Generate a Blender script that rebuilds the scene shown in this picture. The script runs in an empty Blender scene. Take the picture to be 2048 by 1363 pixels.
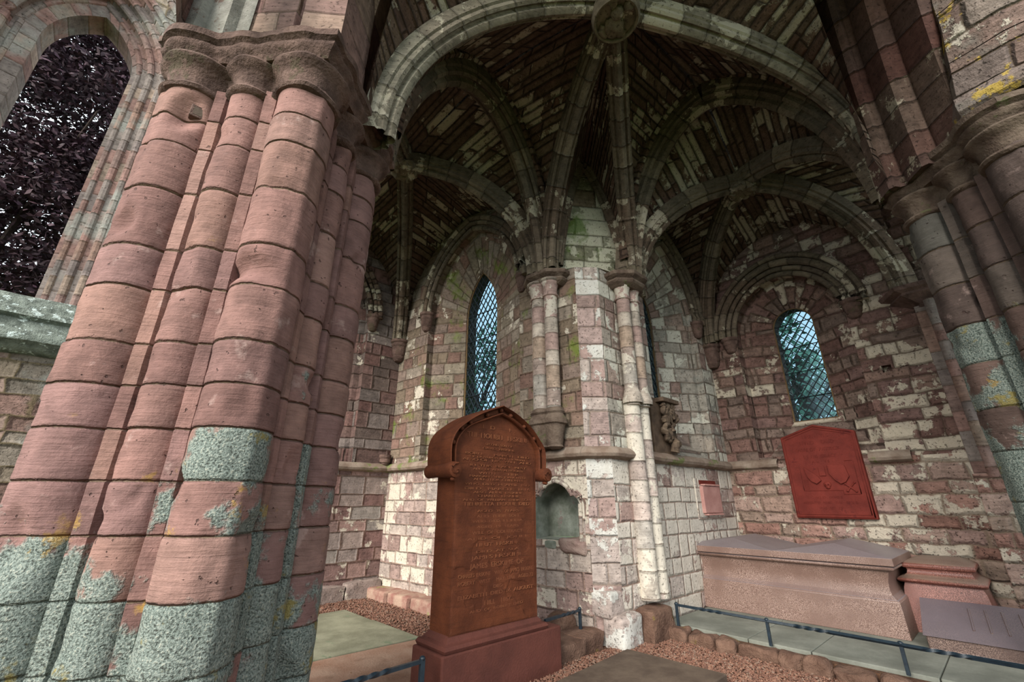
import bpy, bmesh, math, random
from mathutils import Vector, Matrix, noise
sc = bpy.context.scene
C = sc.collection
PI = math.pi
rnd = random.Random(7)

# ------------------------------------------------------------ camera, sky, sun, exposure
EYE = Vector((0, 0, 1.6)); TILT = math.radians(20.6); YAW = math.radians(47.5)
cd = bpy.data.cameras.new('camera'); cam = bpy.data.objects.new('camera', cd); C.objects.link(cam)
cd.sensor_width = 36; cd.lens = 858 / 2048 * 36; cd.clip_start = .05; cd.clip_end = 300
cam.location = EYE; cam.rotation_euler = (PI / 2 + TILT, 0, YAW - PI / 2)
sc.camera = cam
vs = sc.view_settings
vs.view_transform = 'Standard'; vs.look = 'None'; vs.gamma = 1; vs.use_curve_mapping = False
vs.exposure = 1.1
w = bpy.data.worlds.new('sky'); sc.world = w; w.use_nodes = True
bg = w.node_tree.nodes['Background']; bg.inputs[0].default_value = (.84, .93, 1.0, 1); bg.inputs[1].default_value = 1.15
sl = bpy.data.lights.new('hazy_sun', 'SUN'); sl.energy = 3.0; sl.angle = math.radians(40); sl.color = (1, .94, .86)
so = bpy.data.objects.new('hazy_sun', sl); C.objects.link(so)
so.rotation_euler = Vector((-.90, -.26, .52)).to_track_quat('Z', 'Y').to_euler()

# ------------------------------------------------------------ materials
def hx(s, k=1.0):
    v = [int(s[i:i+2], 16) / 255 for i in (0, 2, 4)]
    return tuple([k * (c / 12.92 if c < .04045 else ((c + .055) / 1.055) ** 2.4) for c in v] + [1])

class NT:
    def __init__(s, name):
        s.m = bpy.data.materials.new(name); s.m.use_nodes = True
        s.t = s.m.node_tree; s.b = s.t.nodes['Principled BSDF']; s.out = s.t.nodes['Material Output']
    def put(s, sock, v):
        if isinstance(v, bpy.types.NodeSocket): s.t.links.new(v, sock)
        elif v is not None: sock.default_value = v
    def math(s, op, a, b=None, c=None, clamp=False):
        n = s.t.nodes.new('ShaderNodeMath'); n.operation = op; n.use_clamp = clamp
        s.put(n.inputs[0], a); s.put(n.inputs[1], b); s.put(n.inputs[2], c); return n.outputs[0]
    def step(s, x, a, b):   # smoothstep
        n = s.t.nodes.new('ShaderNodeMapRange'); n.interpolation_type = 'SMOOTHSTEP'
        s.put(n.inputs[0], x); n.inputs[1].default_value = a; n.inputs[2].default_value = b; return n.outputs[0]
    def comb(s, x, y, z=0.0):
        n = s.t.nodes.new('ShaderNodeCombineXYZ'); s.put(n.inputs[0], x); s.put(n.inputs[1], y); s.put(n.inputs[2], z); return n.outputs[0]
    def sep(s, v):
        n = s.t.nodes.new('ShaderNodeSeparateXYZ'); s.put(n.inputs[0], v); return n.outputs
    def noise(s, vec, scale, detail=3, rough=.55, dist=0.0):
        n = s.t.nodes.new('ShaderNodeTexNoise'); s.put(n.inputs['Vector'], vec)
        n.inputs['Scale'].default_value = scale; n.inputs['Detail'].default_value = detail
        n.inputs['Roughness'].default_value = rough; n.inputs['Distortion'].default_value = dist; return n.outputs[0]
    def white(s, vec):
        n = s.t.nodes.new('ShaderNodeTexWhiteNoise'); n.noise_dimensions = '3D'; s.put(n.inputs['Vector'], vec); return n.outputs
    def ramp(s, f, stops, const=False):
        n = s.t.nodes.new('ShaderNodeValToRGB'); s.put(n.inputs[0], f); r = n.color_ramp
        if const: r.interpolation = 'CONSTANT'
        while len(r.elements) < len(stops): r.elements.new(.5)
        for e, (p, c) in zip(r.elements, stops): e.position = p; e.color = c
        return n.outputs[0]
    def mix(s, f, a, b, mode='MIX'):
        n = s.t.nodes.new('ShaderNodeMix'); n.data_type = 'RGBA'; n.blend_type = mode
        s.put(n.inputs[0], f); s.put(n.inputs[6], a); s.put(n.inputs[7], b); return n.outputs[2]
    def pos(s): return s.t.nodes.new('ShaderNodeNewGeometry').outputs['Position']
    def obj(s): return s.t.nodes.new('ShaderNodeTexCoord').outputs['Object']
    def uv(s): return s.t.nodes.new('ShaderNodeTexCoord').outputs['UV']
    def mapv(s, v, sc_):
        n = s.t.nodes.new('ShaderNodeVectorMath'); n.operation = 'MULTIPLY'; s.put(n.inputs[0], v); n.inputs[1].default_value = sc_; return n.outputs[0]
    def done(s, col, rough=.9, h=None, dist=.02, strength=1.0, spec=.2):
        s.put(s.b.inputs['Base Color'], col); s.put(s.b.inputs['Roughness'], rough)
        s.b.inputs['Specular IOR Level'].default_value = spec
        if h is not None:
            n = s.t.nodes.new('ShaderNodeBump'); n.inputs['Strength'].default_value = strength
            n.inputs['Distance'].default_value = dist; s.put(n.inputs['Height'], h)
            s.t.links.new(n.outputs[0], s.b.inputs['Normal'])
        return s.m

def pal(*cols, k=.45, sat=.82):
    n = len(cols); L = [hx(c) for c in cols]; m = [sum(c[i] for c in L) / n for i in range(3)]; out = []
    for i, c in enumerate(L):
        c = [c[j] * (1 - k) + m[j] * k for j in range(3)]; g = .3 * c[0] + .55 * c[1] + .15 * c[2]
        out.append((i / n, tuple([g + (x - g) * sat for x in c] + [1])))
    return out

def masonry(name, cols, h=.26, wd=.42, mortar='8a7768', wash=0.0, washc='ded3bf', moss=0.0, dark=0.0,
            mossc='5d6b2a', grey=0.0, rubble=0.0, joint=.011, single=False, lich=0.0, lichc='a8842a', relief=.022):
    N = NT(name); P = N.pos(); uv = N.uv()
    wob = N.noise(P, 3.0, 2)
    u, v, _ = N.sep(uv)
    wz = N.math('MULTIPLY_ADD', wob, .05 + rubble * .12, -.025 - rubble * .06)
    u = N.math('ADD', u, N.math('MULTIPLY', wz, 1.0)); v = N.math('ADD', v, N.math('MULTIPLY', wz, .7 if not single else 0.25))
    # uneven course heights
    vv = N.math('DIVIDE', v, h)
    vv = N.math('ADD', vv, N.math('MULTIPLY', N.noise(N.comb(0.0, vv, 3.7), .63, 1), 1.5))
    row = N.math('FLOOR', vv); fv = N.math('SUBTRACT', vv, row)
    rw = N.white(N.comb(row, 4.1, 1.3))
    if single:
        fu = None; col = 0.0
    else:
        r1 = rw[0]
        wrow = N.math('MULTIPLY_ADD', r1, wd * .8, wd * .65)
        uu = N.math('ADD', N.math('DIVIDE', u, wrow), N.math('MULTIPLY', row, 7.31))
        uu = N.math('ADD', uu, N.math('MULTIPLY', N.noise(N.comb(uu, N.math('MULTIPLY', row, 3.3), 0.0), .71, 1), 1.3))
        col = N.math('FLOOR', uu); fu = N.math('SUBTRACT', uu, col)
    dv = N.math('MULTIPLY', N.math('MINIMUM', fv, N.math('SUBTRACT', 1.0, fv)), h)
    if single: d = dv
    else:
        du = N.math('MULTIPLY', N.math('MINIMUM', fu, N.math('SUBTRACT', 1.0, fu)), wrow)
        d = N.math('SMOOTH_MIN', du, dv, .03)
    fine = N.noise(P, 38, 4, .65)
    med = N.noise(P, 9, 4, .6)
    d = N.math('ADD', d, N.math('MULTIPLY_ADD', N.noise(P, 22, 2), .02, -.010))
    mort = N.math('SUBTRACT', 1.0, N.step(d, joint * .25, joint * 1.25))
    idv = N.white(N.comb(col, row, 9.0))
    cid = idv[0]; sep = N.sep(idv[1])
    colr = N.ramp(cid, pal(*cols), True)
    # bedding streaks + mottling
    streak = N.noise(N.mapv(P, (3, 3, 34)), 1.5, 3, .6, .4)
    vari = N.math('ADD', N.math('MULTIPLY_ADD', sep[1], .30, .74), N.math('ADD', N.math('MULTIPLY_ADD', med, 1.3, -.65), N.math('MULTIPLY_ADD', streak, .8, -.4)))
    colr = N.mix(1.0, colr, N.comb(vari, vari, vari), 'MULTIPLY')
    if grey:
        gm = N.step(N.noise(P, 1.1, 4, .6), .62 - grey * .3, .75 - grey * .3)
        colr = N.mix(N.math('MULTIPLY', gm, .8), colr, N.mix(fine, hx('5c605c'), hx('a8a79c')))
    if wash:
        wn = N.math('ADD', N.math('ADD', N.noise(P, 3.2, 6, .68), N.math('MULTIPLY', sep[2], .34)), N.math('MULTIPLY_ADD', N.noise(P, .55, 2), .5, -.25))
        t = .98 - wash * .52
        wm = N.step(wn, t - .012, t + .022)
        wc = N.mix(N.noise(P, 6, 4, .7), hx(washc), hx('a89f92'))
        colr = N.mix(N.math('MULTIPLY', wm, .9), colr, wc)
        d2 = wm
    colr = N.mix(N.math('MULTIPLY', mort, .8), colr, N.mix(fine, hx(mortar), hx(mortar, .7)))
    pit = N.step(N.noise(P, 30, 3, .6), .60, .70)
    colr = N.mix(N.math('MULTIPLY', pit, .55), colr, hx('3b302a'))
    if lich:
        lm = N.step(N.noise(P, 2.3, 6, .7), .70 - lich * .25, .74 - lich * .25)
        colr = N.mix(N.math('MULTIPLY', lm, .85), colr, N.mix(fine, hx(lichc), hx('d0b860')))
    if moss:
        mm = N.step(N.noise(P, 1.25, 5, .66), .72 - moss * .3, .84 - moss * .3)
        colr = N.mix(N.math('MULTIPLY', mm, .8), colr, N.mix(fine, hx(mossc, .6), hx(mossc, 1.25)))
    if dark:
        dm = N.step(N.noise(P, 1.6, 5, .66), .72 - dark * .35, .86 - dark * .35)
        colr = N.mix(N.math('MULTIPLY', dm, .8), colr, hx('2b221b'))
    hgt = N.math('ADD', N.step(d, 0.0, .035 + rubble * .03), N.math('ADD', N.math('MULTIPLY', sep[0], .55 + rubble),
          N.math('ADD', N.math('MULTIPLY', med, .7), N.math('MULTIPLY', fine, .35))))
    hgt = N.math('SUBTRACT', hgt, N.math('MULTIPLY', pit, .4))
    if wash: hgt = N.math('ADD', hgt, N.math('MULTIPLY', wm, .18))
    return N.done(colr, .92, hgt, relief, 1.0)

def drumstone(name, cols, lichen_top, lichen=True):
    """coursed shaft stone: uv = (shaft number, course coordinate)"""
    N = NT(name); P = N.pos(); u, v, _ = N.sep(N.uv())
    row = N.math('FLOOR', v); fv = N.math('SUBTRACT', v, row)
    dv = N.math('MULTIPLY', N.math('MINIMUM', fv, N.math('SUBTRACT', 1.0, fv)), .33)
    dv = N.math('ADD', dv, N.math('MULTIPLY_ADD', N.noise(P, 30, 3), .016, -.008))
    mort = N.math('SUBTRACT', 1.0, N.step(dv, .001, .007))
    idv = N.white(N.comb(N.math('FLOOR', u), row, 2.0)); s3 = N.sep(idv[1])
    c = N.ramp(idv[0], pal(*cols), True)
    fine = N.noise(P, 45, 4, .7); med = N.noise(P, 7, 5, .62)
    bed = N.noise(N.mapv(P, (2.5, 2.5, 40)), 1.6, 4, .65, .6)
    q = N.math('ADD', N.math('MULTIPLY_ADD', s3[1], .3, .78), N.math('ADD', N.math('MULTIPLY_ADD', med, 1.1, -.55), N.math('MULTIPLY_ADD', bed, .6, -.3)))
    c = N.mix(1.0, c, N.comb(q, q, q), 'MULTIPLY')
    c = N.mix(N.math('MULTIPLY', N.step(N.noise(P, 3.1, 5, .65), .60, .68), .4), c, hx('b59c93'))
    c = N.mix(N.math('MULTIPLY', mort, .9), c, N.mix(fine, hx('8a7660'), hx('3c342c')))
    pits = N.step(N.noise(P, 22, 2), .69, .74)
    c = N.mix(N.math('MULTIPLY', pits, .6), c, hx('3a2a26'))
    z = N.sep(P)[2]
    if lichen:
        ln = N.math('ADD', N.math('ADD', N.noise(P, 2.2, 6, .62), N.math('MULTIPLY_ADD', s3[2], .30, -.05)), N.math('MULTIPLY', N.math('SUBTRACT', lichen_top, z), .24))
        lm = N.step(ln, .60, .66)
        spk = N.noise(P, 85, 3, .6)
        lc = N.ramp(spk, [(.34, hx('3c443f')), (.44, hx('67736b')), (.56, hx('86928a')), (.7, hx('a8a898'))])
        lc = N.mix(N.step(N.noise(P, 4, 4, .7), .58, .66), lc, hx('8f8450'))
        c = N.mix(N.math('MULTIPLY', lm, .92), c, lc)
        yn = N.math('MULTIPLY', N.step(N.noise(P, 3.7, 5, .7), .60, .66), N.math('MULTIPLY', N.step(ln, .5, .58), N.math('SUBTRACT', 1.0, N.step(ln, .66, .78))))
        c = N.mix(N.math('MULTIPLY', yn, .6), c, hx('a8853a'))
        fine2 = N.math('MULTIPLY', N.math('MULTIPLY', lm, spk), 1.3)
    else: fine2 = 0.0
    hgt = N.math('ADD', N.math('MULTIPLY', N.step(dv, 0.0, .014), .8), N.math('ADD', N.math('MULTIPLY', med, 1.0), N.math('ADD', N.math('MULTIPLY', fine, .3), N.math('MULTIPLY', bed, .5))))
    hgt = N.math('ADD', N.math('SUBTRACT', hgt, N.math('MULTIPLY', pits, .7)), fine2)
    return N.done(c, .88, hgt, .016, 1.0)

def plain(name, c1, c2, scale=8, rough=.85, bump=.006, fscale=60, spots=None, spec=.25, streak=0, metal=0):
    N = NT(name); P = N.pos()
    a = N.noise(P, scale, 5, .62); f = N.noise(P, fscale, 3, .65)
    c = N.mix(N.step(a, .3, .7), hx(c1), hx(c2))
    c = N.mix(N.math('MULTIPLY', f, .35), c, hx(c1, .35))
    if streak: c = N.mix(N.math('MULTIPLY', N.step(N.noise(N.mapv(P, (4, 4, 40)), 1.2, 4, .6, .5), .5, .72), .45), c, hx(c1, .5))
    if spots:
        c = N.mix(N.step(N.noise(P, spots[1], 5, .7), spots[2], spots[2] + .06), c, hx(spots[0]))
    N.b.inputs['Metallic'].default_value = metal
    return N.done(c, rough, N.math('ADD', a, N.math('MULTIPLY', f, .5)), bump, 1.0, spec)

def granite(name, base, lightc, darkc, topc):
    N = NT(name); P = N.pos()
    n1 = N.noise(P, 130, 2, .5); n2 = N.noise(P, 60, 1, .5)
    c = N.ramp(n1, [(.36, hx(darkc)), (.43, hx(base, .8)), (.52, hx(base, 1.1)), (.60, hx(lightc))])
    c = N.mix(N.step(N.noise(P, 2.2, 4), .4, .65), c, N.mix(n2, hx(base, .7), hx(base)))
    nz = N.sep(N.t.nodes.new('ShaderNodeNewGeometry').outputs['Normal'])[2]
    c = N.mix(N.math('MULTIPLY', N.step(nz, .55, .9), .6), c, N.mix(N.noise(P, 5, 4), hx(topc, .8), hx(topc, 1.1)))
    return N.done(c, .38, N.math('ADD', n1, N.math('MULTIPLY', N.noise(P, 6, 3), 1.0)), .003, 1.0, .5)

PINKS = ('8d6259', '96695f', '85594f', '9c7468', '7f5552', '8a6a66', '93655c', 'a07a6a')
M = {}
M['w1'] = masonry('whitewashed_pink_ashlar', ('a58b80', '9b7a70', 'a89a8c', 'b3a596', '8f6a60', 'a0948a'), .235, .36, '93796a', wash=.60, moss=.10)
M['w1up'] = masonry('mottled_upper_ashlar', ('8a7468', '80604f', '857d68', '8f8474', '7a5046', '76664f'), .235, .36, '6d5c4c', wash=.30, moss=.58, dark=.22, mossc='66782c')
M['w0'] = masonry('pink_grey_ashlar', ('8f6e66', '805a54', '8a8078', '99897e', '7a4c46', '9a7468', '8b8a80'), .25, .42, '6d5548', wash=.22, dark=.15)
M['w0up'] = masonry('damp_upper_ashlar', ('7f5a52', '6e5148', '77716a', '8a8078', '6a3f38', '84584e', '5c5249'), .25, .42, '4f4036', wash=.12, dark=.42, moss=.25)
M['w2'] = masonry('limewashed_ashlar', ('b39a90', 'a98478', 'b8ab9f', 'c0b5a8', '9a7468'), .26, .34, '96796a', wash=.85, washc='e8e0d2', dark=.05)
M['w3'] = masonry('rubble_red_and_cream', ('a87464', 'b08070', '96604f', 'b09480', 'b89c8c', 'a8947f', '9c8078', '8c5a4c'), .205, .42, '8a7866', wash=.50, washc='e2d6c0', rubble=.6, joint=.016, relief=.04)
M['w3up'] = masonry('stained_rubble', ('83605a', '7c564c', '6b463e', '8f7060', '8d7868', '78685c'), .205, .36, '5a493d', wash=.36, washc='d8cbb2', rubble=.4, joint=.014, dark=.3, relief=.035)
M['corner'] = masonry('corner_quoins', ('a98c84', '9b7a70', 'b0a297', 'bbada0', '9c7a70'), .27, .6, '8b7a6c', wash=.60, washc='dee0da', grey=.12)
M['web'] = masonry('vault_web_stone', ('62463a', '6c4c3c', '564032', '74604e', '624a38', '7a6854'), .135, .62, '2e241d', wash=.42, washc='b3ab92', dark=.30, joint=.013, relief=.04)
M['rib'] = masonry('rib_stone', ('6b5d4c', '5a4e40', '746852', '66503f', '5f5644'), .42, 1, '241e18', wash=.30, washc='a29a80', moss=.1, dark=.3, joint=.006, single=True, relief=.02, mossc='49522a')
M['ribw'] = masonry('pale_rib_stone', ('837a66', '786d5a', '8a8470', '7f7260'), .42, 1, '302820', wash=.45, washc='b6ae94', moss=.12, dark=.22, joint=.006, single=True, relief=.02, mossc='49522a')
M['lwall'] = masonry('weathered_transept_wall', ('8e6258', '95776a', '8d8574', '7b5249', '9a8a70', '857f70'), .22, .5, '6e6046', rubble=.4, joint=.015, grey=.25, lich=.2, relief=.035)
M['jamb'] = masonry('window_jamb_stone', ('8e6f66', '7a7670', '8a5f55', '9a8670', '6f6a68', '96705c'), .3, 1, '5a4a3c', single=True, joint=.006, grey=.25, relief=.012)
M['sill'] = plain('lichened_grey_stone', '5c625a', '8f978c', 7, .95, .04, 50, ('b9c4be', 11, .56))
M['grey'] = plain('grey_lichened_moulding', '7d7a72', 'a5a298', 6, .92, .02, 50, ('6d5a50', 5, .56))
M['string'] = plain('string_course_stone', '7a6658', '9c8d7e', 4, .9, .012, 40, ('6a6f45', 2.2, .56))
M['drum'] = drumstone('red_sandstone_drums', ('8a6258', '775550', '916a5a', '7f5c58', '977264', '755049', '865e54'), 1.62)
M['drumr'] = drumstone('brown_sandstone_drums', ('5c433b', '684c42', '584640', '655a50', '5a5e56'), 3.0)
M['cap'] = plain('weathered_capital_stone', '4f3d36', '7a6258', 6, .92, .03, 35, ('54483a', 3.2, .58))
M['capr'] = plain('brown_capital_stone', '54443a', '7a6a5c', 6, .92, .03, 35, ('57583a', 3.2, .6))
M['arch'] = masonry('arch_order_stone', ('8a5f55', '7d544c', '93776a', '6f4a42', 'a58c70'), .34, 1, '4a3c32', single=True, joint=.008, lich=.02, relief=.02, wash=.12)
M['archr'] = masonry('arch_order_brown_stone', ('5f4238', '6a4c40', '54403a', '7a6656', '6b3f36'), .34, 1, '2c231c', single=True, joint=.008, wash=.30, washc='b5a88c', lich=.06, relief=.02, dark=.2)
M['shaft'] = masonry('pale_shaft_stone', ('a09488', '96706a', 'b0a594', 'a8a59a', '9c8478', 'ad8f72'), .3, 1, '5f5044', single=True, joint=.006, wash=.35, washc='cfc8b8', relief=.012)
M['shaftw'] = masonry('limewashed_shaft_stone', ('c0b3a4', 'b39a90', 'c8bba6', 'bdb6aa'), .3, 1, '6b5a4c', single=True, joint=.007, wash=.65, washc='e4dccb', relief=.014)
M['head'] = plain('rust_red_headstone', '522916', '6e3b22', 4.5, .8, .010, 70, None, .25, 1)
M['headtext'] = plain('relief_lit_red_lettering', '74422c', '8a5638', 6, .85, .003)  # letters coloured paler than the slab, standing in for light on their relief
M['plinth'] = plain('dark_red_plinth_stone', '553028', '663a30', 3, .82, .01, 50, ('8a5a40', 4, .68))
M['red'] = plain('red_painted_slab', '64241c', '7a3026', 4, .75, .008, 60, ('561c18', 5, .60))
M['pink'] = plain('pink_stone_plaque', 'b08078', 'c4968c', 5, .85, .004)
M['relief'] = plain('dark_carved_relief', '3c2f26', '7c6a58', 9, .85, .01, 60)
M['wood'] = plain('dark_board', '4a3b30', '6a5848', 6, .8, .004)
M['niche'] = plain('damp_niche_stone', '6c7264', 'a8aca0', 4, .9, .01, 40, ('8a7a74', 3, .6))
M['shelf'] = plain('pink_broken_stone', '8a7068', 'a08c80', 5, .9, .02, 40)
M['granite'] = granite('red_granite_tomb', '80655a', 'a48c80', '4a342c', '85838a')
M['granite2'] = granite('dark_red_granite', '7e4a3e', 'a8766a', '3a201c', '8a7f70')
M['granite3'] = granite('grey_granite', '6e5a54', '9a8478', '38302c', '75707a')
M['pave'] = plain('green_grey_paving', '74735f', '97967f', 2.5, .85, .006, 50, ('6f7a62', 2.3, .62))
M['pave2'] = plain('tomb_paving', '72746a', '8f9186', 2.5, .85, .005, 50)
M['pavep'] = plain('pinkish_paving', '94705c', 'a98d7a', 2.5, .85, .01, 40, ('7a5638', 5, .66), .2, 1)
M['slab'] = plain('dark_brown_ledger', '4f4238', '66584b', 5, .8, .006, 50, ('83776a', 14, .72))
M['kerb'] = plain('ochre_kerb_stone', '5c4438', '806454', 5, .9, .03, 40, ('6e5a38', 4, .6))
M['bench'] = plain('footing_stone', '8f6258', 'b39a86', 4, .9, .02, 40, ('8b8a58', 2.4, .6))
M['soil'] = plain('gravel_bed', '4f382c', '74543f', 30, .95, .02, 90)
N = NT('gravel_stones'); N.done(N.ramp(N.white(N.t.nodes.new('ShaderNodeNewGeometry').outputs['Random Per Island'])[0],
    pal('744838', '875a42', '623c2e', '946a52', '7b503c', '543a30', '8a7664'), True), .9); M['gravel'] = N.m
M['iron'] = plain('dark_painted_iron', '12202a', '20303a', 20, .45, .002, 80, None, .5)
M['lead'] = plain('lead_came', '101820', '1c2a34', 20, .6, .001, 80, None, .4)
M['frame'] = plain('brown_window_frame', '5f4a36', '77603f', 10, .8, .004)
M['lawn'] = plain('grass_ground', '3c4f24', '566b35', 3, .95, .02, 60)
M['bark'] = plain('tree_bark', '2f2622', '463a34', 12, .95, .02, 60)
def leafmat(name, *cols):
    N = NT(name); N.done(N.ramp(N.white(N.t.nodes.new('ShaderNodeNewGeometry').outputs['Random Per Island'])[0], pal(*cols), True), .7, spec=.3); return N.m
M['beech'] = leafmat('copper_beech_leaves', '2c161e', '3a1e28', '22121a', '46283a', '2a1c24', '54363e')
M['leaf'] = leafmat('green_leaves', '4f7a6a', '5f8e78', '3f685c', '6a9d86')
N = NT('leaded_window_glass')
tr = N.t.nodes.new('ShaderNodeBsdfTransparent'); gl = N.t.nodes.new('ShaderNodeBsdfGlossy'); mx = N.t.nodes.new('ShaderNodeMixShader')
tr.inputs[0].default_value = (.50, .62, .67, 1); gl.inputs['Roughness'].default_value = .15; gl.inputs[0].default_value = (.6, .8, .85, 1); mx.inputs[0].default_value = .07
N.t.links.new(tr.outputs[0], mx.inputs[1]); N.t.links.new(gl.outputs[0], mx.inputs[2]); N.t.links.new(mx.outputs[0], N.out.inputs[0])
M['glass'] = N.m

# ------------------------------------------------------------ mesh helpers
class MB:
    def __init__(s): s.v = []; s.f = []; s.uv = []
    def vert(s, p): s.v.append(tuple(p)); return len(s.v) - 1
    def face(s, idx, uv=None): s.f.append(tuple(idx)); s.uv.append(uv)
    def quad(s, a, b, c, d, uv=None):
        i = [s.vert(p) for p in (a, b, c, d)]; s.face(i, uv)
    def poly(s, pts, uv=None): s.face([s.vert(p) for p in pts], uv)
    def grid(s, P, U, closed=False):
        """P[i][j] points, U[i][j] uvs"""
        n = len(P); m = len(P[0]); idx = [[s.vert(p) for p in r] for r in P]
        for i in range(n - 1):
            for j in range(m if closed else m - 1):
                k = (j + 1) % m
                uv = (U[i][j], U[i][j + 1] if j + 1 < len(U[i]) else U[i][k], U[i + 1][j + 1] if j + 1 < len(U[i]) else U[i + 1][k], U[i + 1][j]) if U else None
                s.face((idx[i][j], idx[i][k], idx[i + 1][k], idx[i + 1][j]), uv)
        return idx
    def box(s, a, b, jit=0, uvs=True):
        x0, y0, z0 = a; x1, y1, z1 = b
        c = [Vector((x, y, z)) for z in (z0, z1) for y in (y0, y1) for x in (x0, x1)]
        if jit: c = [p + Vector((rnd.uniform(-jit, jit), rnd.uniform(-jit, jit), rnd.uniform(-jit, jit))) for p in c]
        for q in ((0, 2, 3, 1), (4, 5, 7, 6), (0, 1, 5, 4), (1, 3, 7, 5), (3, 2, 6, 7), (2, 0, 4, 6)):
            pts = [c[k] for k in q]; n_ = (pts[1] - pts[0]).cross(pts[2] - pts[0])
            if abs(n_.z) > max(abs(n_.x), abs(n_.y)): uv = [(p.x, p.y) for p in pts]
            elif abs(n_.x) > abs(n_.y): uv = [(p.y, p.z) for p in pts]
            else: uv = [(p.x, p.z) for p in pts]
            s.quad(*pts, uv)
    def prism(s, outline, fn, d0, d1):
        """outline list of (a,b); fn(a,b,d)->3D; closed solid between d0 and d1"""
        n = len(outline); A = [s.vert(fn(a, b, d0)) for a, b in outline]; B = [s.vert(fn(a, b, d1)) for a, b in outline]
        s.face(A, [tuple(p) for p in outline]); s.face(B[::-1], [tuple(p) for p in outline[::-1]])
        L = 0
        for i in range(n):
            k = (i + 1) % n; e = math.dist(outline[i], outline[k])
            s.face((A[i], B[i], B[k], A[k]), ((L, 0), (L, abs(d1 - d0)), (L + e, abs(d1 - d0)), (L + e, 0))); L += e
    def tube(s, path, r, seg=8, cap=True, v0=0):
        rings = []; n = len(path); L = v0; U = []
        for i, p in enumerate(path):
            p = Vector(p); t = (Vector(path[min(i + 1, n - 1)]) - Vector(path[max(i - 1, 0)])).normalized()
            a = t.cross(Vector((0, 0, 1)));
            if a.length < .1: a = t.cross(Vector((0, 1, 0)))
            a.normalize(); b = a.cross(t)
            rr = r[i] if isinstance(r, (list, tuple)) else r
            if i: L += (p - Vector(path[i - 1])).length
            rings.append([p + a * math.cos(2 * PI * k / seg) * rr + b * math.sin(2 * PI * k / seg) * rr for k in range(seg)])
            U.append([(k / seg * 2 * PI * rr, L) for k in range(seg + 1)])
        idx = s.grid(rings, U, True)
        if cap: s.face(idx[0][::-1]); s.face(idx[-1])
    def lathe(s, prof, c, seg=32, a0=0, a1=2 * PI):
        full = abs(a1 - a0 - 2 * PI) < 1e-6; m = seg if full else seg + 1
        P = [[(c[0] + r * math.cos(a0 + (a1 - a0) * k / seg), c[1] + r * math.sin(a0 + (a1 - a0) * k / seg), c[2] + z) for k in range(m)] for r, z in prof]
        U = [[(k * .1, z) for k in range(seg + 1)] for r, z in prof]
        idx = s.grid(P, U, full); return idx
    def build(s, name, mat, parent=None, smooth=True, ang=35, merge=True):
        if name.startswith('wall_') and parent is None: smooth = False
        me = bpy.data.meshes.new(name); me.from_pydata(s.v, [], s.f)
        if any(u is not None for u in s.uv):
            lay = me.uv_layers.new(name='uv'); k = 0; data = []
            for f, u in zip(s.f, s.uv):
                if u is None: u = [(0, 0)] * len(f)
                for q in u: data += [q[0], q[1]]
            lay.data.foreach_set('uv', data)
        if merge:
            bm = bmesh.new(); bm.from_mesh(me); bmesh.ops.remove_doubles(bm, verts=bm.verts, dist=.0004)
            bm.to_mesh(me); bm.free()
        if smooth:
            me.shade_smooth(); me.set_sharp_from_angle(angle=math.radians(ang))
        me.materials.append(mat); me.update()
        o = bpy.data.objects.new(name, me); C.objects.link(o)
        if parent is not None:
            o.parent = parent; o.matrix_parent_inverse = Matrix.Translation(-Vector(parent.location))
        return o

def tag(o, label, cat, group=None):
    o['label'] = label; o['category'] = cat
    if group: o['group'] = group
    return o
def thing(name, label, cat, loc=(0, 0, 0), group=None):
    o = bpy.data.objects.new(name, None); C.objects.link(o); o.location = loc; o.empty_display_size = .2
    return tag(o, label, cat, group)
def struct(o): o['kind'] = 'structure'; return o
def nz(p, s=1.0, o=0.0): return noise.noise(Vector(p) * s + Vector((o, o * 1.7, -o)))
def rough(bmo, amp, scale, axis=None):
    bmo.v = [tuple(Vector(p) + noise.noise_vector(Vector(p) * scale) * amp) for p in bmo.v]
def bev(o, w=.01, seg=2):
    m = o.modifiers.new('edge', 'BEVEL'); m.width = w; m.segments = seg; m.limit_method = 'ANGLE'; m.angle_limit = .6; return o
def chunky(a, b, name, mat, parent=None, amp=.02, sc_=4, cuts=6, r=.03):
    """a worn block of stone: subdivided box with rounded, eroded edges"""
    a = Vector(a); b = Vector(b); bm = bmesh.new(); bmesh.ops.create_cube(bm, size=1)
    bmesh.ops.subdivide_edges(bm, edges=bm.edges, cuts=cuts, use_grid_fill=True)
    d = b - a; c = (a + b) / 2
    for v in bm.verts:
        q = Vector((v.co.x * d.x, v.co.y * d.y, v.co.z * d.z)); h = d / 2
        inner = Vector([max(-h[i] + r, min(h[i] - r, q[i])) for i in range(3)])
        e = q - inner
        if e.length > r: e = e.normalized() * r
        p = c + inner + e
        v.co = p + noise.noise_vector(p * sc_) * amp
    me = bpy.data.meshes.new(name); bm.to_mesh(me); bm.free(); me.shade_smooth(); me.set_sharp_from_angle(angle=math.radians(50))
    me.materials.append(mat); o = bpy.data.objects.new(name, me); C.objects.link(o)
    if parent is not None:
        o.parent = parent; o.matrix_parent_inverse = Matrix.Translation(-Vector(parent.location))
    return o

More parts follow.
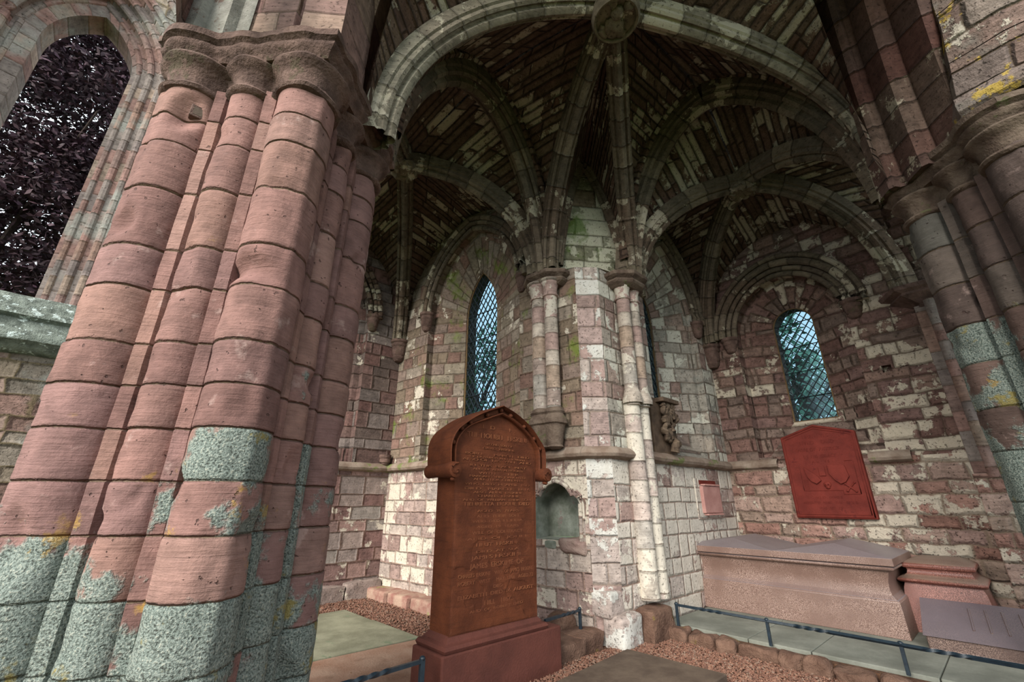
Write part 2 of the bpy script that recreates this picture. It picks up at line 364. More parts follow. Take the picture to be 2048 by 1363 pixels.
# ---- arches and walls
def arch_z(x, a, h):
    """height above the springing at |x| from the centre, half width a, rise h"""
    x = min(abs(x), a)
    if h <= a * 1.02: return h * math.sqrt(max(0, 1 - (x / a) ** 2))
    R = (a * a + h * h) / (2 * a); return math.sqrt(max(0, R * R - (x + R - a) ** 2))
def outline(u0, u1, zb, zs, za, nj=6, na=18, base=True):
    a = (u1 - u0) / 2; c = (u0 + u1) / 2; pts = []
    for i in range(nj): pts.append((u0, zb + (zs - zb) * i / nj))
    h = za - zs
    for i in range(na + 1):
        t = i / na; x = -a * math.cos(PI * t)
        if h > a * 1.02:   # pointed: parameter by angle on each arc
            R = (a * a + h * h) / (2 * a); th = math.asin(min(1, h / R)); k = abs(1 - 2 * t)
            ang = th * (1 - k); x = -(a - R + R * math.cos(ang)) if t <= .5 else (a - R + R * math.cos(ang))
            pts.append((c + x, zs + R * math.sin(ang)))
        else: pts.append((c + x, zs + h * math.sin(PI * t)))
    for i in range(nj): pts.append((u1, zs + (zb - zs) * (i + 1) / nj))
    return pts
def top_at(o, u): return o['zs'] + arch_z(u - (o['u0'] + o['u1']) / 2, (o['u1'] - o['u0']) / 2, o['za'] - o['zs'])
class Wall:
    def __init__(s, P0, P1, into):
        s.P0 = Vector((P0[0], P0[1], 0)); d = Vector((P1[0], P1[1], 0)) - s.P0
        s.L = d.length; s.d = d / s.L; s.n = Vector((into[0], into[1], 0)).normalized()
    def at(s, u, z, dep=0.0): p = s.P0 + s.d * u + s.n * dep; return Vector((p.x, p.y, z))
    def u_of(s, x, y): return (Vector((x, y, 0)) - s.P0).dot(s.d)
    def face(s, mb, z0, z1, holes=(), u0=0.0, u1=None, step=.2, uoff=0, dep=0.0, topf=None):
        u1 = s.L if u1 is None else u1; us = set([u0, u1]); k = u0
        while k < u1: us.add(round(k, 4)); k += step
        for h in holes:
            for q in outline(h['u0'], h['u1'], h['zb'], h['zs'], h['za'], na=36):
                if u0 < q[0] < u1: us.add(round(q[0], 4))
        us = sorted(us)
        for a, b in zip(us[:-1], us[1:]):
            if b - a < 1e-4: continue
            m = (a + b) / 2; spans_a = [(z0, z0)]
            lo_a = lo_b = z0
            ta = topf(a) if topf else z1; tb = topf(b) if topf else z1
            for h in sorted(holes, key=lambda q: q['zb']):
                if h['u0'] < m < h['u1']:
                    if h['zb'] > z0: mb.quad(s.at(a, lo_a, dep), s.at(b, lo_b, dep), s.at(b, h['zb'], dep), s.at(a, h['zb'], dep), ((a + uoff, lo_a), (b + uoff, lo_b), (b + uoff, h['zb']), (a + uoff, h['zb'])))
                    lo_a, lo_b = max(h['zb'], top_at(h, a)), max(h['zb'], top_at(h, b))
            if ta > lo_a or tb > lo_b:
                mb.quad(s.at(a, lo_a, dep), s.at(b, lo_b, dep), s.at(b, tb, dep), s.at(a, ta, dep), ((a + uoff, lo_a), (b + uoff, lo_b), (b + uoff, tb), (a + uoff, ta)))
    def reveal(s, mb, stages, uoff=0, close=True):
        """stages: list of (hole dict, depth); lofts outline to outline incl. the sill"""
        O = [[(p, dep) for p in outline(h['u0'], h['u1'], h['zb'], h['zs'], h['za'])] for h, dep in stages]
        for A, B in zip(O[:-1], O[1:]):
            n = len(A); L = 0
            for i in range(n if close else n - 1):
                k = (i + 1) % n; (pa, da), (pb, db) = A[i], A[k]; (qa, ea), (qb, eb) = B[i], B[k]
                vert_ = abs(pa[0] - pb[0]) < abs(pa[1] - pb[1]); w_ = (s.at(*pa, da) - s.at(*qa, ea)).length
                m = max(1, int(w_ / .15))
                for j in range(m):
                    t0, t1 = j / m, (j + 1) / m
                    lerp = lambda p, q, dp, dq, t: (s.at(p[0] + (q[0] - p[0]) * t, p[1] + (q[1] - p[1]) * t, dp + (dq - dp) * t))
                    zz = lambda p, q, t: p[1] + (q[1] - p[1]) * t
                    e = math.dist(pa, pb)
                    if i < 6 or i >= n - 7: uv = ((w_ * t0 + i // 12 * 3, zz(pa, qa, t0)), (w_ * t0 + i // 12 * 3, zz(pb, qb, t0)), (w_ * t1 + i // 12 * 3, zz(pb, qb, t1)), (w_ * t1 + i // 12 * 3, zz(pa, qa, t1)))
                    else: uv = ((w_ * t0, L), (w_ * t0, L + e), (w_ * t1, L + e), (w_ * t1, L))
                    mb.quad(lerp(pa, qa, da, ea, t0), lerp(pb, qb, db, eb, t0), lerp(pb, qb, db, eb, t1), lerp(pa, qa, da, ea, t1), uv)
                L += math.dist(pa, pb)
def H(u0, u1, zb, zs, za): return dict(u0=u0, u1=u1, zb=zb, zs=zs, za=za)
def grow(h, g, gb=0): return H(h['u0'] - g, h['u1'] + g, h['zb'] - gb, h['zs'], h['za'] + g * (1.15 if h['za'] - h['zs'] > (h['u1'] - h['u0']) * .55 else 1))
def roll(wall, h, g, dep, r, name, mat, parent=None, arch_only=True, squash=1.0):
    """a roll moulding following a (grown) arch outline"""
    h2 = grow(h, g); pts = outline(h2['u0'], h2['u1'], h2['zb'], h2['zs'], h2['za'], nj=6, na=30)
    if arch_only: pts = pts[6:-6]
    mb = MB(); mb.tube([wall.at(u, z, dep) for u, z in pts], r, 10)
    return mb.build(name, mat, parent)
def sweep(path, normal, prof, mb, v0=0.0, closed_prof=False, down=None, uscale=1.0):
    """profile points (x across = normal, y = away from 'down'); path planar"""
    n = len(path); L = v0; P = []; U = []
    normal = Vector(normal).normalized()
    for i, p in enumerate(path):
        t = (path[min(i + 1, n - 1)] - path[max(i - 1, 0)]).normalized(); o = normal.cross(t).normalized()
        if down is not None and o.dot(down(p)) > 0: o = -o
        if i: L += (p - path[i - 1]).length
        P.append([p + normal * x + o * y for x, y in prof]); uu = 0; row = []
        for j, (x, y) in enumerate(prof):
            if j: uu += math.dist(prof[j], prof[j - 1])
            row.append((uu * uscale, L))
        if closed_prof: row.append((uu + math.dist(prof[-1], prof[0]), L))
        U.append(row)
    return mb.grid(P, U, closed_prof)
def clustered(circles, ctr, off, n=120, core=None):
    """polar outline of a bundle of circles, each grown by off"""
    out = []
    for k in range(n):
        a = 2 * PI * k / n; d = (math.cos(a), math.sin(a)); best = .02
        for cx, cy, r in circles:
            x, y = cx - ctr[0], cy - ctr[1]; b = x * d[0] + y * d[1]; q = (r + off) ** 2 - (x * x + y * y - b * b)
            if q > 0: best = max(best, b + math.sqrt(q))
        if core: best = max(best, (core + off * 1.2) / (abs(d[0]) + abs(d[1])))
        out.append((ctr[0] + d[0] * best, ctr[1] + d[1] * best))
    return out

# ------------------------------------------------------------ plan
LP = Vector((.55, 3.70)); RP = Vector((6.36, -.88)); FP = Vector((.70, -1.55))
C0 = (4.30, 8.40); C1a = (4.85, 3.80); C1b = (5.12, 3.56); C2 = (8.85, 3.50); W3e = (8.55, -.6)
STR = 2.24

# ------------------------------------------------------------ ground
mb = MB(); mb.quad((-1.5, -3, -.004), (9.2, -3, -.004), (9.2, 8.6, -.004), (-1.5, 8.6, -.004), ((0, 0), (10, 0), (10, 12), (0, 12)))
struct(mb.build('floor', M['soil']))
mb = MB(); mb.quad((-40, -40, -.05), (60, -40, -.05), (60, 60, -.05), (-40, 60, -.05)); o = mb.build('ground', M['lawn']); struct(o)

# ------------------------------------------------------------ walls
# north wall of the left bay (W0), carrying on left as the open transept wall
W0 = Wall(C0, (-6, 8.40), (0, 1))
h0 = H(W0.u_of(3.5, 0), W0.u_of(1.6, 0), 2.30, 5.35, 6.75); h0i = H(W0.u_of(3.1, 0), W0.u_of(2.3, 0), 3.0, 5.2, 5.9)
hl = H(W0.u_of(-.62, 0), W0.u_of(-3.2, 0), 4.05, 8.5, 10.75); hli = H(W0.u_of(-1.34, 0), W0.u_of(-2.50, 0), 4.4, 8.9, 9.95)
mb = MB(); ue = W0.u_of(.62, 0)
W0.face(mb, -.05, STR, (), 0, ue); struct(mb.build('wall_left_bay', M['w0']))
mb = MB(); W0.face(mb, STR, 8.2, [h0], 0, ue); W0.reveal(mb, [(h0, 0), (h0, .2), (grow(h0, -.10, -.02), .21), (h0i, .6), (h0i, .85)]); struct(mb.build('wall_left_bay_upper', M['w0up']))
mb = MB(); W0.face(mb, -.05, 12.5, [hl], ue); W0.reveal(mb, [(hl, 0), (hl, .06)]); struct(mb.build('wall_left', M['lwall']))
# stepped moulded jambs of the transept window: real orders stepping back to the opening
mb = MB(); st = [(hl, .06)]
for g, d in ((.14, .06), (.17, .18), (.29, .20), (.34, .34), (.46, .36), (.52, .50), (.66, .52)):
    k_ = g / .78; st.append((H(hl['u0'] + g, hl['u1'] - g * .74, 4.05 + g * .4, 8.5 + .5 * k_, 10.75 - .7 * k_), d))
st += [(hli, .55), (hli, 1.0)]
W0.reveal(mb, st); struct(mb.build('trim_1', M['jamb'], ang=25))
for i, (g, d, r) in enumerate(((.0, .02, .055), (.26, .24, .06), (.44, .38, .06), (.62, .54, .05))):
    k_ = g / .78; h = H(hl['u0'] + g, hl['u1'] - g * .74, 4.1, 8.5 + .5 * k_, 10.75 - .7 * k_)
    struct(roll(W0, h, 0, d, r, 'trim_%d' % (i + 2), M['jamb'], arch_only=False))
# detached shaft with capital at the window's right
t = thing('wall_shaft', 'slender round shaft with moulded capital right of the transept window', 'column', (-.72, 8.3, 4.05))
mb = MB(); mb.tube([(-.72, 8.33, z) for z in [4.05 + .2 * i for i in range(21)]], .07, 14); mb.build('shaft', M['jamb'], t)
mb = MB(); mb.lathe([(.07, 8.05), (.1, 8.08), (.1, 8.12), (.075, 8.15), (.09, 8.3), (.14, 8.38), (.15, 8.45), (.13, 8.5), (.15, 8.52), (.15, 8.56), (0, 8.56)], (-.72, 8.33, 0), 20); mb.build('capital', M['cap'], t)
mb = MB(); mb.lathe([(.1, 4.0), (.12, 4.04), (.1, 4.08), (.08, 4.12)], (-.72, 8.33, 0), 20); mb.build('base', M['sill'], t)
# outer hood arch above the shaft
hh = H(hl['u0'] - .16, hl['u1'] + .16, 8.6, 8.6, 11.2)
for i, (g, r) in enumerate(((0, .06), (.13, .05), (.26, .06))): struct(roll(W0, hh, g, .0, r, 'trim_%d' % (6 + i), M['jamb']))
# sill band and string of the transept wall
mb = MB()
prof = [(.0, 4.25), (.12, 4.14), (.14, 4.04), (.20, 4.00), (.22, 3.92), (.15, 3.88), (.17, 3.80), (.24, 3.72), (.27, 3.66), (.26, 3.58), (.16, 3.52), (.10, 3.46), (.0, 3.44)]
xs = [.62 - .25 * i for i in range(27)]
mb.grid([[(x, 8.40 - d + .015 * nz((x, d, z), 3), z + .02 * nz((x * 2, d, z), 2)) for d, z in prof] for x in xs], [[(j * .1, x) for j in range(len(prof))] for x in xs])
struct(mb.build('trim_9', M['sill']))

# east wall of the left bay (W1)
W1 = Wall(C1a, C0, (1, .12))
def uy1(y): return (y - C1a[1]) / (C0[1] - C1a[1]) * W1.L
h1 = H(uy1(4.95), uy1(7.45), 2.34, 5.35, 6.98); h1i = H(uy1(5.93), uy1(6.82), 3.05, 5.25, 6.25)
hn = H(uy1(3.93), uy1(4.70), 1.12, 1.55, 1.88); hni = H(uy1(3.95), uy1(4.68), 1.14, 1.55, 1.85)
mb = MB(); W1.face(mb, -.05, STR, [hn]); struct(mb.build('wall_right_of_left_bay', M['w1']))
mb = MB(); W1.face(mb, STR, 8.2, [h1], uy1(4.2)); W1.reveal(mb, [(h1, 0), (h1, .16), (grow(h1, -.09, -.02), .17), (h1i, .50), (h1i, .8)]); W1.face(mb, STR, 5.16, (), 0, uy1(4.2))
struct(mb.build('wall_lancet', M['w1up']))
# niche (piscina): recess, cusped moulded head, broken basin shelf
t = thing('wall_niche', 'small cusped niche with broken basin shelf in the pale wall beside the headstone', 'niche', W1.at(uy1(4.3), 1.1, 0))
mb = MB(); no = outline(hn['u0'], hn['u1'], 1.12, 1.55, 1.88)
W1.reveal(mb, [(hn, 0), (hni, .34)])
ctr = W1.at((hn['u0'] + hn['u1']) / 2 , 1.45, .42)
pts = [W1.at(u, z, .34) for u, z in outline(hni['u0'], hni['u1'], 1.14, 1.55, 1.85)]
top = W1.at((hn['u0'] + hn['u1']) / 2 + .06, 1.85, .42); bot = W1.at((hn['u0'] + hn['u1']) / 2 + .06, 1.14, .42)
k = len(pts) // 2
mb.poly(pts[:k + 1] + [bot], None); mb.poly([bot] + pts[k:], None)
mb.build('recess', M['niche'], t, smooth=False)
uc = (hn['u0'] + hn['u1']) / 2; a = (hn['u1'] - hn['u0']) / 2
half = [(a + .01, 1.12), (a + .01, 1.4), (a + .01, 1.58), (a - .01, 1.66), (a - .07, 1.71), (a - .12, 1.70), (a - .14, 1.74), (a - .2, 1.81), (.10, 1.86), (.0, 1.885)]
cusp = [(uc - x, z) for x, z in half] + [(uc + x, z) for x, z in half[::-1][1:]]
mb = MB()
for off, dp, r in ((0, -.01, .028), (.045, .0, .018)):
    path = []
    for i, (u, z) in enumerate(cusp):
        dx, dz = u - uc, z - 1.45; l = math.hypot(dx, dz); path.append(W1.at(u + dx / l * off, z + dz / l * off, dp))
    mb.tube(path, r, 8)
# spandrel plate filling between the cusps and the round recess head
inner = [(uc - x, z) for x, z in half[3:]] + [(uc + x, z) for x, z in half[3:][::-1][1:]]
outr = [(uc + (u - uc) * 1.12, z + .06) for u, z in inner]
mb.grid([[W1.at(u, z, .02) for u, z in inner], [W1.at(u, z, -.004) for u, z in outr]], None)
mb.build('cusped_head', M['w1'], t)
chunky(W1.at(uc - .46, .96, -.08), W1.at(uc - .06, 1.15, .3), 'broken_shelf', M['shelf'], t, .045, 7, 8, .05)
chunky(W1.at(uc + .02, 1.0, -.02), W1.at(uc + .40, 1.12, .3), 'basin', M['niche'], t, .012, 5)

# chamfered corner between the bays
WC = Wall(C1a, C1b, (.6, .8)); mb = MB(); WC.face(mb, -.05, 5.16, step=.1)
a3 = Vector((C1a[0], C1a[1], 5.16)); b3 = Vector((C1b[0], C1b[1], 5.16))
A_in = Vector((4.90, 4.25, 5.30)); B_in = Vector((5.75, 3.60, 5.30))
mb.poly([a3, b3, B_in, A_in], [(0, 0), (.35, 0), (.8, .6), (-.4, .6)])
struct(mb.build('wall_corner', M['corner']))
# diagonal mossy wall above the corner, between the two rib clusters
WD = Wall((4.82, 4.22), (5.80, 3.52), (.58, .81)); mb = MB(); WD.face(mb, 5.2, 8.2, step=.2)
mossy = masonry('mossy_green_ashlar', ('8a8a6c', '7a5a4c', '9a9a80', '6f6f50', '8f8a70'), .3, .5, '4f4a36', wash=.6, washc='c8c8ac', moss=.62, dark=.3, mossc='56702a')
struct(mb.build('wall_corner_upper', mossy))

# right bay: W2 and W3
W2 = Wall(C1b, C2, (0, 1))
h2 = H(6.42 - C1b[0], 8.35 - C1b[0], 2.34, 5.05, 6.6); h2i = H(6.95 - C1b[0], 7.65 - C1b[0], 3.0, 5.0, 5.9)
mb = MB(); W2.face(mb, -.05, STR); struct(mb.build('wall_limewashed', M['w2']))
w2u = masonry('limewashed_upper_ashlar', ('a59a8a', '94786a', '9c9a8c', 'aaa496', '8a6258'), .27, .27, '6d5c4e', wash=.55, washc='d5d6c8', moss=.12, dark=.12, grey=.2)
mb = MB(); W2.face(mb, STR, 5.16, [h2], 0); W2.face(mb, 5.16, 8.2, [dict(h2, zb=5.16)], .62); W2.reveal(mb, [(h2, 0), (h2, .14), (grow(h2, -.09, -.02), .15), (h2i, .55), (h2i, .8)])
struct(mb.build('wall_limewashed_upper', w2u))
W3 = Wall(C2, W3e, (1, -.07))
def uy3(y): return (C2[1] - y) / (C2[1] - W3e[1]) * W3.L
h3 = H(uy3(2.92), uy3(1.08), 2.36, 4.72, 5.72); h3i = H(uy3(2.39), uy3(1.68), 2.99, 4.82, 5.18)
mb = MB(); W3.face(mb, -.05, STR); struct(mb.build('wall_right_bay', M['w3']))
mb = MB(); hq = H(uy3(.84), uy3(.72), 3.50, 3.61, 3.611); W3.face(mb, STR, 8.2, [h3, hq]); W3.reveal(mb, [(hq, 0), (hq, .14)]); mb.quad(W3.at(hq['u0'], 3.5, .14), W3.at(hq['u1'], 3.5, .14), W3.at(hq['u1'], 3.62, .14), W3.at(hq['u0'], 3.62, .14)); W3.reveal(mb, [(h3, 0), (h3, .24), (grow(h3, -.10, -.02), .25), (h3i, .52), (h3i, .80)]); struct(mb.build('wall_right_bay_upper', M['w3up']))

# string courses (round moulding) along the walls
def string(pts, name, worn=0, mat='string'):
    pts = [(p[0], p[1], 0) for p in pts]
    path = []
    for a, b in zip(pts[:-1], pts[1:]):
        a = Vector(a); b = Vector(b); n = max(2, int((b - a).length / .12))
        path += [a.lerp(b, i / n) for i in range(n)]
    path.append(Vector(pts[-1])); mb = MB(); P = []
    n = len(path)
    prof = [(-.0, .09), (.05, .075), (.10, .03), (.115, -.01), (.095, -.05), (.05, -.068), (.03, -.062), (.0, -.08)]
    for i, p in enumerate(path):
        t = (path[min(i + 1, n - 1)] - path[max(i - 1, 0)]).normalized(); o = Vector((t.y, -t.x, 0))
        if o.dot(Vector((3, 2, 0)) - Vector((p.x, p.y, 0))) < 0: o = -o
        p = Vector((p.x, p.y, 0)); e = 1 - worn * max(0, nz(p, 2.5)) * 1.5
        P.append([Vector((p.x, p.y, STR)) + o * (x * e + .01) + Vector((0, 0, z + .012 * nz(p, 5))) for x, z in prof])
    mb.grid(P, None); return struct(mb.build(name, M[mat]))
string([C0, (.7, 8.4)], 'trim_10', .3)
string([C1a, C0], 'trim_11', .1)
string([(C1a[0] - .005, C1a[1] + .1), C1a, C1b, (6.30, 3.53)], 'trim_12')
string([(6.30, 3.53), C2], 'trim_13', .2)
string([C2, (8.79, 2.6)], 'trim_14', .5)
string([(8.66, 1.3), (8.63, .8)], 'trim_15', .6)

# ------------------------------------------------------------ window lights
def window(n, wall, h, dep, nd, bars, slope=1.55, hpitch=.13):
    ou = outline(h['u0'], h['u1'], h['zb'], h['zs'], h['za'])
    root = bpy.data.objects.new('window_%d' % n, None); C.objects.link(root); struct(root); root.location = wall.at((h['u0'] + h['u1']) / 2, h['zb'], dep)
    mb = MB(); mb.prism(ou, lambda u, z, d: wall.at(u, z, dep + d), 0.0, .006); mb.build('glass', M['glass'], root, smooth=False)
    mb = MB(); cx = (h['u0'] + h['u1']) / 2; cz = (h['zb'] + h['za']) / 2
    fr = [[wall.at(u, z, dep - .03) for u, z in ou], [wall.at(cx + (u - cx) * .94, cz + (z - cz) * .985, dep - .03) for u, z in ou], [wall.at(cx + (u - cx) * .94, cz + (z - cz) * .985, dep) for u, z in ou]]
    mb.grid(fr, None, True); mb.build('frame', M['frame'], root, smooth=False)
    def inside(u, z):
        if not (h['u0'] < u < h['u1'] and h['zb'] < z): return False
        return z < top_at(h, u)
    mb = MB(); r = .007
    ext = (h['za'] - h['zb'])
    for sgn in (1, -1):
        k = -60
        while k < 60:
            c = k * hpitch; seg = None; last = None
            N_ = 160
            for i in range(N_ + 1):
                z = h['zb'] + ext * i / N_; u = cx + sgn * ((z - h['zb']) / slope) + c
                if inside(u, z):
                    if seg is None: seg = (u, z)
                    last = (u, z)
                elif seg is not None: break
            if seg and math.dist(seg, last) > .02:
                a = Vector((last[0] - seg[0], last[1] - seg[1])).normalized(); p = Vector((-a.y, a.x)) * r
                q = [(seg[0] + p.x, seg[1] + p.y), (last[0] + p.x, last[1] + p.y), (last[0] - p.x, last[1] - p.y), (seg[0] - p.x, seg[1] - p.y)]
                mb.prism(q, lambda u, z, d: wall.at(u, z, dep - .008 + d), 0, .02)
            k += 1
    mb.build('lead_lattice', M['lead'], root, smooth=False)
    for i in range(bars):
        z = h['zb'] + (h['zs'] - h['zb'] + .1) * (i + .9) / bars; hw = min(h['u1'] - cx, (h['u1'] - cx))
        if z > h['zs']:
            hw = max([abs(u - cx) for u, zz in ou if zz >= z] + [.05])
        mb = MB(); mb.tube([wall.at(cx - hw, z, dep - .02), wall.at(cx + hw, z, dep - .02)], .009, 6); mb.build('saddle_bar', M['lead'], root)
    return root
window(1, W1, h1i, .55, 0, 4)
window(2, W3, h3i, .55, 0, 4, 1.25, .135)
window(3, W2, h2i, .60, 0, 4)
window(4, W0, h0i, .6, 0, 4)
# brown frame reveals of the two lights, blind arches (formerets) with corbels
def formeret(wall, h, kind, lab, n0, mat='rib', gs=((.0, .05), (.11, .045), (.2, .06))):
    for i, (g, r) in enumerate(gs):
        struct(roll(wall, h, g, -.02 + i * -.03, r, 'trim_%d' % (n0 + i), M[mat]))
def corbel(p, outn, r, hgt, label, group=None, mat='cap', bell=True):
    """half-round moulded corbel hanging on a wall; p top centre on the wall face"""
    t = thing('corbel', label, 'corbel', p, group); a = math.atan2(outn[1], outn[0])
    mb = MB(); prof = [(0, 0), (r, 0), (r * 1.02, -.05), (r * .86, -.08), (r * .9, -.11), (r * .84, -.15)]
    idx = mb.lathe(prof, p, 20, a - PI / 2 - .3, a + PI / 2 + .3); mb.build('abacus', M[mat], t)
    mb = MB(); prof = [(r * .8, -.14), (r * .78, -hgt * .5), (r * .70, -hgt * .68), (r * .60, -hgt * .74), (r * .66, -hgt * .78), (r * .6, -hgt * .86), (r * .4, -hgt * .96), (0, -hgt)]
    mb.lathe(prof, p, 20, a - PI / 2 - .3, a + PI / 2 + .3); mb.build('bell', M[mat], t)
    return t
formeret(W1, h1, 0, '', 20); formeret(W3, h3, 0, '', 24, gs=((.0, .05), (.1, .045), (.22, .07), (.34, .05)))
formeret(W0, h0, 0, '', 28, 'web'); formeret(W2, h2, 0, '', 32)
corbel(W1.at(h1['u1'] + .06, 5.42, 0), (-1, -.12), .17, .42, 'bell corbel under the left foot of the arch round the tall lancet')
corbel(W1.at(h1['u0'] - .06, 5.42, 0), (-1, -.12), .12, .36, 'corbel under the right foot of the arch round the tall lancet')
corbel(W0.at(h0['u0'] - .08, 5.42, 0), (0, -1), .15, .38, 'bell corbel on the shadowed wall nearest the big pink pier')
corbel(Vector((4.24, 8.34, 4.98)), (-.7, -.7), .2, .5, 'corbel in the far inner corner carrying a single vault rib')
corbel(Vector((8.78, 3.44, 4.66)), (-.7, -.7), .2, .5, 'corbel in the corner left of the round-headed window carrying a vault rib')
corbel(W3.at(h3['u0'] - .12, 4.72, 0), (-1, 0), .16, .32, 'corbel at the left foot of the round arch round the right window')
corbel(W3.at(h3['u1'] + .12, 4.80, 0), (-1, 0), .16, .34, 'corbel at the right foot of the round arch round the right window')
corbel(W2.at(h2['u1'] + .06, 5.1, 0), (0, -1), .15, .36, 'corbel at the right foot of the dark arch between column and window corner')
corbel(Vector((4.17, 8.36, 2.50)), (-.6, -.8), .12, .22, 'small broken corbel just above the ledge moulding in the far corner')

# ------------------------------------------------------------ vault
def rib_curve(S, zs, P, zp, q=1.8, n=28, p=2.0, i0=0):
    S = Vector(S); P = Vector(P); out = []
    for i in range(n + 1):
        a = (i / n) * PI / 2; s = 1 - math.cos(a)
        k = (1 - (1 - s) ** p) ** (1 / q) if s > 0 else 0
        xy = S.lerp(P, s); out.append(Vector((xy.x, xy.y, zs + (zp - zs) * k)))
    return out
PR = [(-.15, .20), (-.15, .06), (-.125, .045), (-.13, -.01), (-.10, -.035), (-.07, -.01), (-.055, -.03), (-.055, -.075), (-.03, -.10), (0, -.115), (.03, -.10), (.055, -.075), (.055, -.03), (.07, -.01), (.10, -.035), (.13, -.01), (.125, .045), (.15, .06), (.15, .20)]
PT = [(x * 1.25, y * 1.25) for x, y in PR]
def build_rib(curve, label, mat='rib', prof=PR, name='vault_rib', group=None):
    d = curve[-1] - curve[0]; nrm = Vector((d.y, -d.x, 0)).normalized(); mid = Vector((curve[-1].x, curve[-1].y, curve[0].z - 3))
    mb = MB(); sweep(curve, nrm, prof, mb, down=lambda p: Vector((mid.x - p.x, mid.y - p.y, -6)))
    return tag(mb.build(name, M[mat], ang=30), label, 'rib', group)
MBP = (3.33, 1.75); MZ = 7.32; LBP = (2.66, 5.72); LZ = 7.15; RBP = (7.15, 1.80); RZ = 6.82
T1A = (3.03, 4.0); T2A = (5.98, 1.75)
R = {}
R['R1'] = rib_curve((1.27, 3.26), 4.95, MBP, MZ, 2.1); R['R2'] = rib_curve((6.22, .03), 5.05, MBP, MZ, 3.6)
R['R3'] = rib_curve((4.60, 4.08), 5.15, MBP, MZ, 2.0); R['R4'] = rib_curve((5.80, 3.32), 5.15, MBP, MZ, 2.0)
R['R5'] = rib_curve((1.3, -.9), 5.15, MBP, MZ, 1.9)
R['T1L'] = rib_curve((1.48, 3.72), 5.1, T1A, 7.66, 1.75, p=1.9); R['T1R'] = rib_curve((4.58, 4.24), 5.1, T1A, 7.66, 1.65, p=1.9)
R['T2B'] = rib_curve((5.88, 3.34), 5.15, T2A, 7.85, 1.7, p=1.8); R['T2R'] = rib_curve((6.34, .08), 5.1, T2A, 7.85, 1.7, p=1.8)
R['L1'] = rib_curve((4.54, 4.42), 5.15, LBP, LZ, 2.0); R['L2'] = rib_curve((4.16, 8.26), 4.98, LBP, LZ, 2.0)
R['L3'] = rib_curve((.95, 8.15), 5.1, LBP, LZ, 2.0); R['L4'] = rib_curve((1.15, 4.1), 5.15, LBP, LZ, 2.0)
R['Ra'] = rib_curve((6.05, 3.36), 5.15, RBP, RZ, 1.9); R['Rb'] = rib_curve((8.70, 3.36), 4.68, RBP, RZ, 2.0)
R['Rc'] = rib_curve((6.46, .04), 5.1, RBP, RZ + .05, 2.2); R['Rd'] = rib_curve((8.42, .34), 4.66, RBP, RZ, 2.0)
for k, lab, m in (('R1', 'long pale rib from the pink pier up to the large round boss', 'ribw'), ('R2', 'long pale rib from the large round boss down to the right-hand pier', 'ribw'),
    ('R3', 'rib from the large boss down to the three-shafted wall column', 'rib'), ('R4', 'straight rib from the large boss down to the twin-shafted column', 'rib'),
    ('L1', 'curved rib from the left leafy boss to the three-shafted column', 'rib'), ('L2', 'rib dropping from the left leafy boss to the far corner corbel', 'rib'),
    ('L3', 'short dark rib running left from the left leafy boss behind the capital', 'rib'), ('L4', 'rib rising from the left leafy boss toward the pink pier', 'rib'),
    ('Ra', 'curved rib from the twin-shafted column to the right leafy boss', 'rib'), ('Rb', 'rib from the right leafy boss down to the corner corbel left of the window', 'rib'),
    ('Rc', 'rib arching from the right leafy boss over to the right-hand pier', 'rib'), ('Rd', 'rib from the right leafy boss down to the small capital by the thin pilaster', 'rib')):
    build_rib(R[k], lab, m)
def transverse(a, b, label, mat='rib'):
    t = thing('transverse_arch', label, 'arch', a[0])
    for c in (a, b):
        d = c[-1] - c[0]; nrm = Vector((d.y, -d.x, 0)).normalized(); mid = (a[0] + b[0]) / 2
        mb = MB(); sweep(c, nrm, PT, mb, down=lambda p: mid - p); mb.build('arch_half', M[mat], t, ang=30)
        up = [p + Vector((0, 0, .30)) for p in c]
        mb = MB(); sweep(up, nrm, [(-.24, .12), (-.24, -.03), (-.17, -.06), (.17, -.06), (.24, -.03), (.24, .12)], mb, down=lambda p: mid - p); mb.build('outer_order', M['web'], t, ang=30)
transverse(R['T1L'], R['T1R'], 'moulded arch spanning from the pink pier to the three-shafted column')
transverse(R['T2B'], R['T2R'], 'sharply pointed arch from the twin-shafted column to the right-hand pier')
ABP = (5.26, 3.78)
AB1 = rib_curve((4.80, 4.10), 5.3, ABP, 7.45, 1.2, p=1.5); AB2 = rib_curve((5.78, 3.42), 5.3, ABP, 7.45, 1.2, p=1.5)
for c, l in ((AB1, 'left leg of the small narrow pointed arch over the mossy wall'), (AB2, 'right leg of the small narrow pointed arch over the mossy wall')):
    build_rib(c, l, 'rib', [(x * .8, y * .8) for x, y in PR])
# web boundary curves on the walls
wb = {}
wb['W1a'] = rib_curve((4.86, 4.5), 5.2, (4.68, 6.3), 7.30, 1.9); wb['W1b'] = rib_curve((4.4, 8.4), 5.0, (4.68, 6.3), 7.30, 1.9)
wb['W0a'] = rib_curve((4.3, 8.5), 5.0, (2.55, 8.5), 7.15, 1.9); wb['W0b'] = rib_curve((.9, 8.5), 5.1, (2.55, 8.5), 7.15, 1.9)
wb['W2a'] = rib_curve((6.0, 3.62), 5.2, (7.5, 3.62), 6.95, 1.9); wb['W2b'] = rib_curve((8.85, 3.6), 4.7, (7.5, 3.62), 6.95, 1.9)
wb['W3a'] = rib_curve((8.95, 3.45), 4.7, (8.86, 1.9), 6.55, 1.9); wb['W3b'] = rib_curve((8.75, .25), 4.7, (8.86, 1.9), 6.55, 1.9)
TAx = 1.02
wb['TAl'] = rib_curve((TAx, 3.12), 5.15, (TAx, 1.0), 7.9, 1.7); wb['TAf'] = rib_curve((TAx, -.9), 5.15, (TAx, 1.0), 7.9, 1.7)
